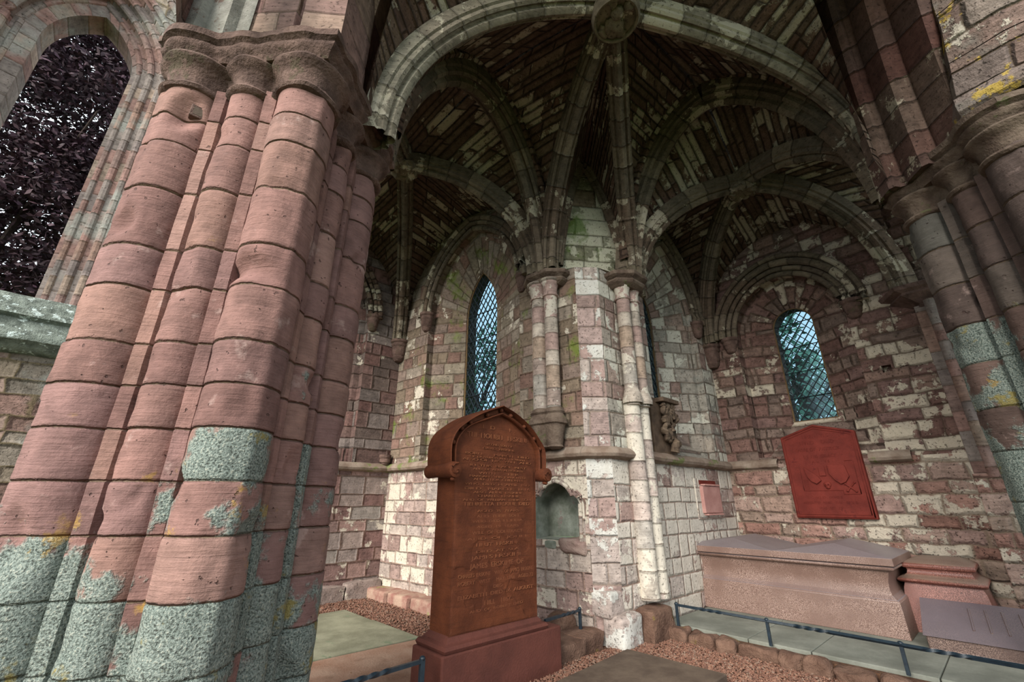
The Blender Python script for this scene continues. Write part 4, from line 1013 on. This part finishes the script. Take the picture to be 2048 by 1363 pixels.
o = bpy.data.objects.new('carved_foliage', me); C.objects.link(o); o.parent = t; o.matrix_parent_inverse = Matrix.Translation(-Vector(t.location))
mb = MB(); mb.tube([(6.62, 3.40, 2.34), (6.64, 3.37, 2.5), (6.6, 3.38, 2.66), (6.63, 3.40, 2.75)], [.07, .065, .05, .03], 10); mb.build('carved_figure', M['relief'], t)
# broken stone frame on the shadowed wall
t = thing('wall_frame', 'broken upright red stone frame on the lower wall just right of the pink pier', 'frame', (3.0, 8.35, 1.3))
mb = MB(); mb.box((2.78, 8.30, 1.32), (2.86, 8.42, 2.12)); mb.build('outer_strip', M['plinth'], t, smooth=False)
mb = MB(); mb.box((2.98, 8.33, 1.50), (3.06, 8.42, 2.10)); mb.build('inner_strip', M['plinth'], t, smooth=False)

# ------------------------------------------------------------ headstone
t = thing('headstone', 'tall rust-red headstone with pointed hooded top and scrolled shoulders', 'headstone', (3.1, 3.75, 0))
mb = MB(); mb.prism([(2.44, 3.52), (3.92, 3.52), (3.92, 4.0), (2.44, 4.0)], lambda x, y, d: Vector((x, y, d)), -.03, .40); bev(mb.build('plinth', M['plinth'], t, smooth=False), .015)
mb = MB(); pr = [(.0, .40), (.01, .42), (.005, .425)]
P = []
for g, z in ((.05, .39), (.075, .405), (.085, .43), (.07, .455), (.04, .465), (.03, .48), (.01, .50), (.0, .515)):
    P.append([(2.545 - g, 3.60 - g, z), (3.64 + g, 3.60 - g, z), (3.64 + g, 3.90 + g, z), (2.545 - g, 3.90 + g, z)])
idx = mb.grid(P, None, True); mb.face(idx[-1]); mb.build('base_moulding', M['plinth'], t, ang=40)
HF = Wall((0, 3.58), (5, 3.58), (0, 1))
inn = [(2.52, 1.90), (2.51, 2.11), (2.57, 2.24), (2.69, 2.34), (2.89, 2.42), (3.10, 2.50), (3.27, 2.45), (3.47, 2.34), (3.60, 2.23), (3.66, 2.13), (3.66, 1.90)]
out = [(2.43, 1.90), (2.42, 2.12), (2.47, 2.25), (2.58, 2.35), (2.77, 2.47), (3.09, 2.60), (3.30, 2.53), (3.50, 2.42), (3.65, 2.28), (3.74, 2.15), (3.74, 1.90)]
def sm(L, n=4):
    o_ = []
    for i in range(len(L) - 1):
        p0 = L[max(i - 1, 0)]; p1 = L[i]; p2 = L[i + 1]; p3 = L[min(i + 2, len(L) - 1)]
        if i == 5: p0 = p1
        if i == 4: p3 = p2
        for k in range(n):
            s = k / n; o_.append(tuple(.5 * (2 * p1[j] + (p2[j] - p0[j]) * s + (2 * p0[j] - 5 * p1[j] + 4 * p2[j] - p3[j]) * s * s + (3 * p1[j] - p0[j] - 3 * p2[j] + p3[j]) * s ** 3) for j in (0, 1)))
    o_.append(L[-1]); return o_
inn_s = sm(inn); out_s = sm(out)
# body: front face is a subdivided panel with flaked relief
mb = MB(); body = [(2.545, .51), (3.64, .51), (3.65, 1.9)] + inn_s[::-1][1:-1] + [(2.54, 1.9)]
mb.prism(body, lambda x, z, d: Vector((x, d, z)), 3.591, 3.89); mb.build('slab', M['head'], t, smooth=False)
mb = MB(); P = []; nx, nzv = 90, 150
flake = []
for j in range(nzv + 1):
    z = .52 + (1.98 - .52) * j / nzv; row = []
    for i in range(nx + 1):
        x = 2.553 + (3.632 - 2.553) * i / nx; q = Vector((x, 0, z))
        lay = noise.noise(Vector((x * 2.6, 1.3, z * 4.2 + x * 1.4))) + .35 * noise.noise(Vector((x * 11, 4, z * 13)))
        zone = max(0, min(1, (1.55 - z) / .9)); k = 0
        for th in (.12, .30, .45): k += max(0, min(1, (lay - th + .12 * zone) / .02))
        e = .012 * k * zone + .002 * noise.noise(q * 20)
        ed = min(x - 2.553, 3.632 - x, .06) / .06
        row.append(Vector((x, 3.585 + e + .007 * (1 - min(1, ed * 3)) + .007 * max(0, min(1, (z - 1.93) / .03)), z)))
    P.append(row)
mb.grid(P, None); mb.build('inscribed_face', M['head'], t, ang=40)
# hood: stepped band extruded front to back
mb = MB(); n = len(out_s); P = []
for i in range(n):
    (xo, zo), (xi, zi) = out_s[i], inn_s[i]; f = lambda k: (xi + (xo - xi) * k, zi + (zo - zi) * k)
    a = [(0, 3.60), (0, 3.545), (.12, 3.53), (.22, 3.535), (.30, 3.58), (.70, 3.58), (.80, 3.525), (.92, 3.50), (1.0, 3.51), (1.0, 3.92), (0, 3.92)]
    P.append([(f(k)[0], y, f(k)[1]) for k, y in a])
idx = mb.grid(P, None, True); mb.face(idx[0]); mb.face(idx[-1][::-1]); hood = mb.build('hood', M['head'], t, ang=30)
for i in (5, 10, 13, 17, 20, 23, 27, 31, 35):
    (xo, zo), (xi, zi) = out_s[i], inn_s[i]
    ball(((xo + xi) / 2, 3.552, (zo + zi) / 2), (.024, .026, .024), 'ball_flower', M['head'], hood, .005, 2)
for sx, cxv in ((-1, 2.455), (1, 3.715)):
    mb = MB(); P = []
    for y, rr_ in ((3.45, .0), (3.45, .055), (3.46, .072), (3.50, .078), (3.62, .068), (3.78, .062), (3.92, .066), (3.935, .05), (3.935, 0)):
        P.append([(cxv + rr_ * math.cos(a), y, 1.89 + rr_ * math.sin(a)) for a in [2 * PI * k / 24 for k in range(24)]])
    mb.grid(P, None, True); scr = mb.build('scroll', M['head'], t)
    mb = MB(); mb.tube([(cxv + (.014 + .0075 * k * .9) * math.cos(k * .62 * sx), 3.448, 1.89 + (.014 + .0068 * k * .9) * math.sin(k * .62 * sx)) for k in range(9)] , .011, 6); mb.build('scroll_volute', M['head'], scr)
    ball((cxv, 3.5, 1.805), (.03, .03, .02), 'scroll_pendant', M['head'], scr, .01, 2)
LN = [('OF  DRYBURGH  AND  NEWHALL', 2.03, .026, .7), ('AND  OF  ALVA  ADVOCATE', 1.91, .026, .62), ('MARGARET  HIS  DAUGHTER', 1.84, .028, .7), ('WHO  DIED  14  APRIL  1812', 1.765, .028, .8), ('ALSO  ANNE  ERSKINE', 1.685, .03, .6), ('AND  OF  WILLIAM  THEIR  SON', 1.615, .028, .82), ('WHO  DIED  IN  INDIA', 1.415, .03, .6), ('AGED  19  YEARS', 1.365, .03, .5), ('AND  OF  JOHN', 1.26, .03, .7), ('DIED  AT  SEA', 1.145, .028, .5), ('AND  OF  ROBERT  DIED', .655, .03, .6), ('L  D       L .', 2.335, .055, .42), ('THE HONBLE  ERSKINE', 2.235, .072, .78), ('SECOND  SON  OF', 2.165, .03, .34), ('DAVID  ERSKINE', 2.125, .026, .4), ('BORN       MARCH   DIED', 2.06, .032, .8), ('ALSO OF  HIS  WIFE  AND', 2.0, .034, .9),
      ('IN  THIS  PLACE  REST', 1.945, .03, .7), ('WITH       HER', 1.87, .03, .5), ('AND  THEIR  CHILDREN', 1.81, .032, .6), ('DIED   MARCH   1816', 1.72, .032, .8), ('CHARLES  ERSKINE', 1.65, .032, .5),
      ('HENRIETTA  ERSKINE  DIED', 1.57, .045, .78), ('AGED  35  YEARS', 1.51, .03, .5), ('AND  THEIR  SON', 1.46, .034, .5), ('WILL  OF  CONTRACT', 1.31, .04, .6), ('LIEUT  ERSKINE', 1.20, .044, .5), ('JAMES ERSKINE', 1.09, .045, .6),
      ('JAMES  ERSKINE  OF', 1.015, .06, .62), ('CHARLES  ERSKINE    WIFE  OF  JAMES  ERSKINE', .945, .046, .92), ('ROBERT   WEST     MAY  1866   AGED 72', .885, .044, .88), ('DIED', .83, .04, .1), ('ELIZABETH  DIED  16  AUGUST', .775, .044, .9), ('HILL   1867', .70, .055, .3)]
for s, z, sz, w_ in LN:
    text(s, HF, 3.10, z, sz, t, M['headtext'], .008 if (z > 1.95 or z < 1.5) else .003, ext=.0045, width=min(.96, w_ * 1.12))

# ------------------------------------------------------------ tombs
t = thing('tomb_chest', 'large red granite double tomb with gabled lids behind the long rail', 'tomb', (7.7, 2.45, .12))
x0, x1, y0, y1 = 7.20, 8.55, 1.17, 3.80
def sect(rows, nm, mat, par, y0=y0, y1=y1, x0=x0, x1=x1, cap=True, ang=25, bv=.006):
    mb = MB(); P = [[(x0 - g, y0 - g, z), (x0 - g, y1 + g, z), (x1, y1 + g, z), (x1, y0 - g, z)] for g, z in rows]
    idx = mb.grid(P, None, True); mb.face(idx[-1]); mb.face(idx[0][::-1]); o = mb.build(nm, mat, par, ang=ang); return bev(o, bv) if bv else o
sect([(0, .13), (-.015, .50), (-.03, .52)], 'lower_chest', M['granite'], t)
sect([(-.03, .51), (-.075, .56), (-.09, .62), (-.085, .70), (-.06, .78), (-.045, .83)], 'upper_chest', M['granite'], t)
sect([(-.05, .825), (-.01, .83), (.012, .845), (.012, .865), (-.01, .88), (-.02, .885)], 'roll_moulding', M['granite'], t, ang=60, bv=0)
ym = 2.44
for a, b in ((y0 - .03, ym), (ym, y1 + .03)):
    mb = MB(); xf = x0 - .03; c = (a + b) / 2
    bt = [Vector((xf, a, .885)), Vector((xf, b, .885)), Vector((x1, b, .885)), Vector((x1, a, .885))]
    tp = [p + Vector((0, 0, .085)) for p in bt]; r0 = Vector((xf + .42, c, 1.08)); r1 = Vector((x1, c, 1.10))
    mb.poly(bt[::-1]); mb.quad(bt[0], bt[1], tp[1], tp[0]); mb.quad(bt[1], bt[2], tp[2], tp[1]); mb.quad(bt[3], bt[0], tp[0], tp[3]); mb.poly([bt[2], bt[3], tp[3], r1, tp[2]])
    mb.poly([tp[0], tp[1], r0]); mb.quad(tp[1], tp[2], r1, r0); mb.quad(tp[3], tp[0], r0, r1)
    bev(mb.build('gabled_lid', M['granite'], t, smooth=False), .006)
t2 = thing('tomb_chest', 'smaller dark red moulded tomb against the rubble wall, right behind the double tomb', 'tomb', (8.2, .85, .12))
def sect2(rows, nm, mat): return sect(rows, nm, mat, t2, .55, 1.12, 7.90, 8.55, ang=50, bv=0)
sect2([(.14, .10), (.12, .30), (.08, .60), (.06, .66)], 'body', M['granite2'])
sect2([(.08, .66), (.11, .67), (.12, .69), (.11, .71), (.06, .73), (.02, .76), (.01, .80), (.02, .825)], 'lower_roll', M['granite2'])
sect2([(.03, .82), (.05, .835), (.055, .86), (.045, .88), (.0, .90), (-.04, .91), (-.10, .93)], 'upper_roll', M['granite2'])
t3 = thing('ledger_slab', 'low grey granite grave slab with ribbed top at the right edge', 'grave slab', (7.3, .2, .12))
mb = MB(); F = [(6.95, 1.0), (6.95, -1.1), (7.74, -1.1), (7.74, 1.05)]
zt = lambda x, y: .27 + (x - 6.95) * .30
bt = [Vector((x + .02 * (i < 2), y, .13)) for i, (x, y) in enumerate(F)]; tp = [Vector((x, y, zt(x, y))) for x, y in F]
mb.poly(bt); mb.poly(tp[::-1])
for i in range(4): mb.quad(bt[i], bt[(i + 1) % 4], tp[(i + 1) % 4], tp[i])
bev(mb.build('slab', M['granite3'], t3, smooth=False), .02, 3)
for k in range(6):
    y = .62 - k * .13; mb = MB(); mb.tube([(7.16, y, zt(7.16, y) - .002), (7.62, y + .03, zt(7.62, y) - .002)], .012, 6); mb.build('rib_line', M['granite3'], t3)

# platform under the tombs: paving stones, kerb stones
mb = MB(); mb.box((5.84, -2.5, -.03), (8.9, 3.52, .095)); tag(mb.build('platform', M['soil'], smooth=False), 'raised earth platform carrying the tombs and the paving strip', 'platform')
ys = [3.50, 2.46, 1.83, .84, -.2, -1.3, -2.4]
labs = ['pale paving stone at the left end of the tomb platform, by the first rail post', 'pale paving stone of the tomb platform under the middle rail post', 'pale paving stone of the tomb platform left of the third rail post', 'pale paving stone of the tomb platform below the grey ribbed slab', 'pale paving stone of the tomb platform in the lower right corner', 'pale paving stone of the tomb platform beyond the right edge']
for i in range(len(ys) - 2):
    mb = MB(); mb.box((5.93, ys[i + 1] + .005, .09), (7.16, ys[i] - .005, .135)); tag(bev(mb.build('paving_stone', M['pave2'], smooth=False), .008), labs[i], 'paving stone')
mb = MB(); mb.box((7.16, -2.4, .09), (8.6, 3.5, .13)); tag(mb.build('tomb_footing', M['pave2'], smooth=False), 'flat footing course on which the granite tombs stand', 'footing')
y = 3.42; k = 0; rr = random.Random(11)
words = ['leftmost', 'second from left', 'third from left', 'fourth from left', 'fifth from left', 'sixth from left', 'seventh from left', 'eighth from left', 'ninth from left', 'tenth from left', 'eleventh from left', 'twelfth from left']
while y > -.6 and k < 12:
    L = rr.uniform(.22, .46); x = 5.74 - .02 * k / 3
    o = chunky((x - rr.uniform(.02, .09), y - L + .01, -.03), (x + .17, y, rr.uniform(.105, .14)), 'kerb_stone', M['kerb'], None, .045, 5.5, 8, .05)
    tag(o, 'rough ochre kerb stone below the long rail, %s in its row' % words[k], 'kerb stone', 'kerb stones of the tomb platform'); y -= L; k += 1

# kerb right of the headstone, bench footings of the left bay
tag(chunky((3.92, 3.62, -.03), (4.45, 3.98, .17), 'kerb_stone', M['kerb'], None, .02, 5), 'flat kerb stone against the right end of the headstone plinth', 'kerb stone')
tag(chunky((4.40, 3.66, -.03), (4.84, 4.0, .19), 'kerb_stone', M['kerb'], None, .03, 5), 'kerb stone carrying the short rail post beside the chamfered corner', 'kerb stone')
tag(chunky((4.52, 4.02, .0), (4.80, 4.36, .30), 'loose_stone', M['kerb'], None, .03, 5, 6, .08), 'ochre rounded stone behind the short rail, below the niche', 'stone')
bl = ['mossy footing stone in the far corner under the pale wall', 'footing stone of the pale wall, second from the far corner', 'footing stone of the pale wall, third from the far corner', 'footing stone of the pale wall just left of the headstone', 'footing stone of the pale wall behind the headstone']
yy = [8.30, 7.62, 6.95, 6.22, 5.4, 4.6]
for i in range(5): tag(chunky((4.02 + .06 * i, yy[i + 1] + .01, -.03), (4.5 + .07 * i, yy[i], .17), 'footing_stone', M['bench'], None, .018, 4, 8, .035), bl[i], 'footing stone')
o = chunky((4.88, 3.42, -.05), (5.34, 3.72, .34), 'corner_plinth', M['corner'], None, .03, 4, 8, .05); tag(o, 'battered plinth stone at the foot of the chamfered corner', 'plinth stone')
o = chunky((4.84, 3.56, .30), (5.16, 3.86, .58), 'corner_plinth', M['corner'], None, .02, 4, 8, .04); tag(o, 'upper plinth stone of the chamfered corner', 'plinth stone')
for i, (a, b) in enumerate(((2.2, 2.95), (2.97, 3.6), (3.62, 4.28))):
    tag(chunky((a, 8.22, -.03), (b, 8.5, .22 + .03 * i), 'footing_stone', M['w0'], None, .03, 4), 'rough footing stone of the shadowed wall, %s from the pink pier' % ('first', 'second', 'third')[i], 'footing stone')

# flagstones left and the dark ledger
def flag(pts, z, name, mat, lab, cat='flagstone', z0=-.03):
    mb = MB(); mb.prism(pts, lambda x, y, d: Vector((x, y, d)), z0, z); o = bev(mb.build(name, mat, smooth=False), .01); return tag(o, lab, cat)
flag([(1.0, 6.74), (3.37, 6.66), (3.34, 7.54), (1.2, 7.44)], .022, 'flagstone', M['pave'], 'grey-green flagstone furthest back in the left bay')
flag([(.9, 5.52), (3.43, 5.42), (3.38, 6.63), (1.0, 6.71)], .026, 'flagstone', M['pave'], 'grey-green flagstone with a bright mossy patch, second from the back')
flag([(1.3, 4.06), (3.52, 4.06), (3.46, 5.39), (.95, 5.49)], .024, 'flagstone', M['pavep'], 'pinkish flagstone just left of the headstone plinth')
flag([(1.4, 2.2), (2.40, 2.2), (2.40, 4.02), (1.4, 4.02)], .02, 'flagstone', M['pavep'], 'pinkish flagstone in front, under the short iron rail')
flag([(2.6, 2.18), (4.76, 2.22), (4.71, 3.27), (2.6, 3.12)], .10, 'ledger_slab', M['slab'], 'dark brown flat grave slab lying in the gravel at the bottom centre', 'grave slab')
# gravel
def inpoly(x, y, P):
    c = False; j = len(P) - 1
    for i in range(len(P)):
        if (P[i][1] > y) != (P[j][1] > y) and x < (P[j][0] - P[i][0]) * (y - P[i][1]) / (P[j][1] - P[i][1]) + P[i][0]: c = not c
        j = i
    return c
zones = [([(2.1, 7.5), (3.36, 7.58), (3.5, 4.1), (4.3, 4.1), (4.1, 8.3), (2.1, 8.3)], 8500), ([(3.3, 3.25), (4.74, 3.3), (4.78, 2.2), (4.3, 2.15), (4.6, 1.0), (5.75, .6), (5.8, 3.5), (4.9, 3.6), (3.95, 3.65), (3.2, 3.5)], 15000), ([(5.0, 3.3), (5.8, 3.3), (5.8, 3.6), (5.0, 3.6)], 500)]
rr = random.Random(5); V = []; F_ = []
for poly_, cnt in zones:
    xs_ = [p[0] for p in poly_]; ysx = [p[1] for p in poly_]; got = 0; tries = 0
    while got < cnt and tries < cnt * 5:
        tries += 1; x = rr.uniform(min(xs_), max(xs_)); y = rr.uniform(min(ysx), max(ysx))
        if not inpoly(x, y, poly_): continue
        got += 1; s = rr.uniform(.007, .017); b = len(V); a0 = rr.uniform(0, 6.28); z = rr.uniform(-.002, .016)
        for k in range(4):
            r_ = s * rr.uniform(.7, 1.3); V.append((x + r_ * math.cos(a0 + k * 1.57), y + r_ * math.sin(a0 + k * 1.57), z + rr.uniform(-.3, .3) * s))
        V.append((x + rr.uniform(-.3, .3) * s, y, z + s * .8)); V.append((x, y, z - s * .6))
        for k in range(4): F_.append((b + k, b + (k + 1) % 4, b + 4)); F_.append((b + (k + 1) % 4, b + k, b + 5))
me = bpy.data.meshes.new('gravel'); me.from_pydata(V, [], F_); me.materials.append(M['gravel']); o = bpy.data.objects.new('gravel', me); C.objects.link(o)
tag(o, 'orange-brown gravel spread between the slabs and the walls', 'gravel'); o['kind'] = 'stuff'

# ------------------------------------------------------------ iron rails
def twist(p, q, parent, r=.014, name='rail'):
    p = Vector(p); q = Vector(q); d = (q - p); L = d.length; d.normalize(); a = d.cross(Vector((0, 0, 1))).normalized(); b = a.cross(d); mb = MB(); n = int(L / .02); P = []; ang = 0
    for i in range(n + 1):
        s = i / n * L; ph = (s % 1.05); tw = 0 if ph < .3 or ph > .62 else 1
        ang += tw * .32
        P.append([p + d * s + (a * math.cos(ang + PI / 4 + k * PI / 2) + b * math.sin(ang + PI / 4 + k * PI / 2)) * r * 1.35 for k in range(4)])
    idx = mb.grid(P, None, True); mb.face(idx[0]); mb.face(idx[-1]); return mb.build(name, M['iron'], parent, ang=30)
def post(x, y, z0, z1, parent, r=.015):
    mb = MB(); mb.box((x - r, y - r, z0), (x + r, y + r, z1)); o = mb.build('post', M['iron'], parent, smooth=False); bev(o, .003)
    ball((x, y, z1 + .006), (.024, .024, .02), 'post_knob', M['iron'], o, .002, 2); return o
t = thing('iron_rail', 'long low twisted iron rail on posts in front of the double tomb', 'railing', (5.87, 3.27, .13))
twist((5.87, 3.27, .365), (5.80, -1.2, .365), t)
for y in (3.27, 2.19, 1.04, -.12): post(5.87 + (y - 3.27) * .012, y, .13, .37, t)
t = thing('iron_rail', 'short iron rail running left from the post at the headstone plinth', 'railing', (2.22, 3.42, .0))
twist((2.2, 3.44, .44), (.95, 3.36, .44), t); post(2.2, 3.44, .0, .45, t, .018)
t = thing('iron_rail', 'short rusty iron rail between the headstone and the chamfered corner', 'railing', (4.62, 3.80, .18))
twist((3.93, 3.76, .40), (4.62, 3.84, .39), t); post(4.62, 3.84, .17, .40, t)

for cat_, grp in (('rib', 'ribs of the stone vault'), ('corbel', 'corbels on the chapel walls'), ('arch', 'stone arches under the vault'), ('footing stone', 'footing stones of the left bay walls'),
                  ('flagstone', 'flagstones in the left bay'), ('paving stone', 'paving stones of the tomb platform'), ('railing', 'low iron rails'), ('boss', 'carved bosses of the vault'), ('pier', 'clustered piers')):
    for o in bpy.data.objects:
        if o.get('category') == cat_ and not o.get('group'): o['group'] = grp

# ------------------------------------------------------------ trees outside
def tree(name, label, trunk, clusters, mat, n, size, seed):
    rr = random.Random(seed); t = thing(name, label, 'tree', (trunk[0], trunk[1], 0))
    mb = MB(); mb.tube([(trunk[0], trunk[1], z) for z in (0, 1, 3, 6, trunk[2])], [.45, .35, .3, .22, .08], 12)
    for k in range(10):
        c = clusters[k % len(clusters)]; z = trunk[2] * rr.uniform(.3, .8)
        e = Vector((c[0] + rr.uniform(-1, 1) * c[3] * .8, c[1] + rr.uniform(-1, 1) * c[4] * .8, c[2] + rr.uniform(-1, 1) * c[5] * .8)); s = Vector((trunk[0], trunk[1], z))
        mb.tube([s, s.lerp(e, .5) + Vector((0, 0, .4)), e], [.1, .06, .02], 6)
    mb.build('trunk', M['bark'], t)
    V = []; F = []
    for i in range(n):
        c = clusters[rr.randrange(len(clusters))]
        while True:
            q = Vector((rr.uniform(-1, 1), rr.uniform(-1, 1), rr.uniform(-1, 1)))
            if q.length < 1: break
        p = Vector((c[0] + q.x * c[3], c[1] + q.y * c[4], c[2] + q.z * c[5]))
        if noise.noise(p * .9) < -.22: continue
        a = Vector((rr.gauss(0, 1), rr.gauss(0, 1), rr.gauss(0, .6))).normalized(); b = a.cross(Vector((rr.gauss(0, 1), rr.gauss(0, 1), rr.gauss(0, 1)))).normalized()
        s = size * rr.uniform(.6, 1.4); k = len(V); V += [tuple(p - a * s), tuple(p + b * s * .45), tuple(p + a * s), tuple(p - b * s * .45)]; F.append((k, k + 1, k + 2, k + 3))
    me = bpy.data.meshes.new('foliage'); me.from_pydata(V, [], F); me.materials.append(mat); o = bpy.data.objects.new('foliage', me); C.objects.link(o)
    o.parent = t; o.matrix_parent_inverse = Matrix.Translation(-Vector(t.location))
tree('copper_beech', 'dark purple copper beech filling the open transept window', (-3.5, 15.0, 9), [(-3.6, 14.5, 9, 3.6, 2.2, 5.2), (-1.8, 14, 12, 2.8, 2, 3.5), (-4.6, 14, 14.5, 3.5, 2, 3.2), (-1.6, 13.6, 7.5, 2.4, 1.8, 3), (-2.6, 15.5, 17, 3.5, 2, 3)], M['beech'], 120000, .075, 1)
tree('green_tree', 'green tree seen through the tall lancet', (13.3, 17.2, 7), [(13, 17.5, 6.0, 1.5, 1.5, 3.0), (14.3, 17.0, 9.2, 1.2, 1.2, 2.0), (15.6, 16.6, 6.0, 1.4, 1.4, 2.2)], M['leaf'], 1500, .17, 2)
tree('green_tree', 'green tree seen through the round-headed window', (19, 4.2, 7), [(19, 5.2, 7.4, 2.0, 1.5, 2.4), (20, 3.6, 5.4, 2.5, 1.6, 2.0)], M['leaf'], 2800, .16, 3)
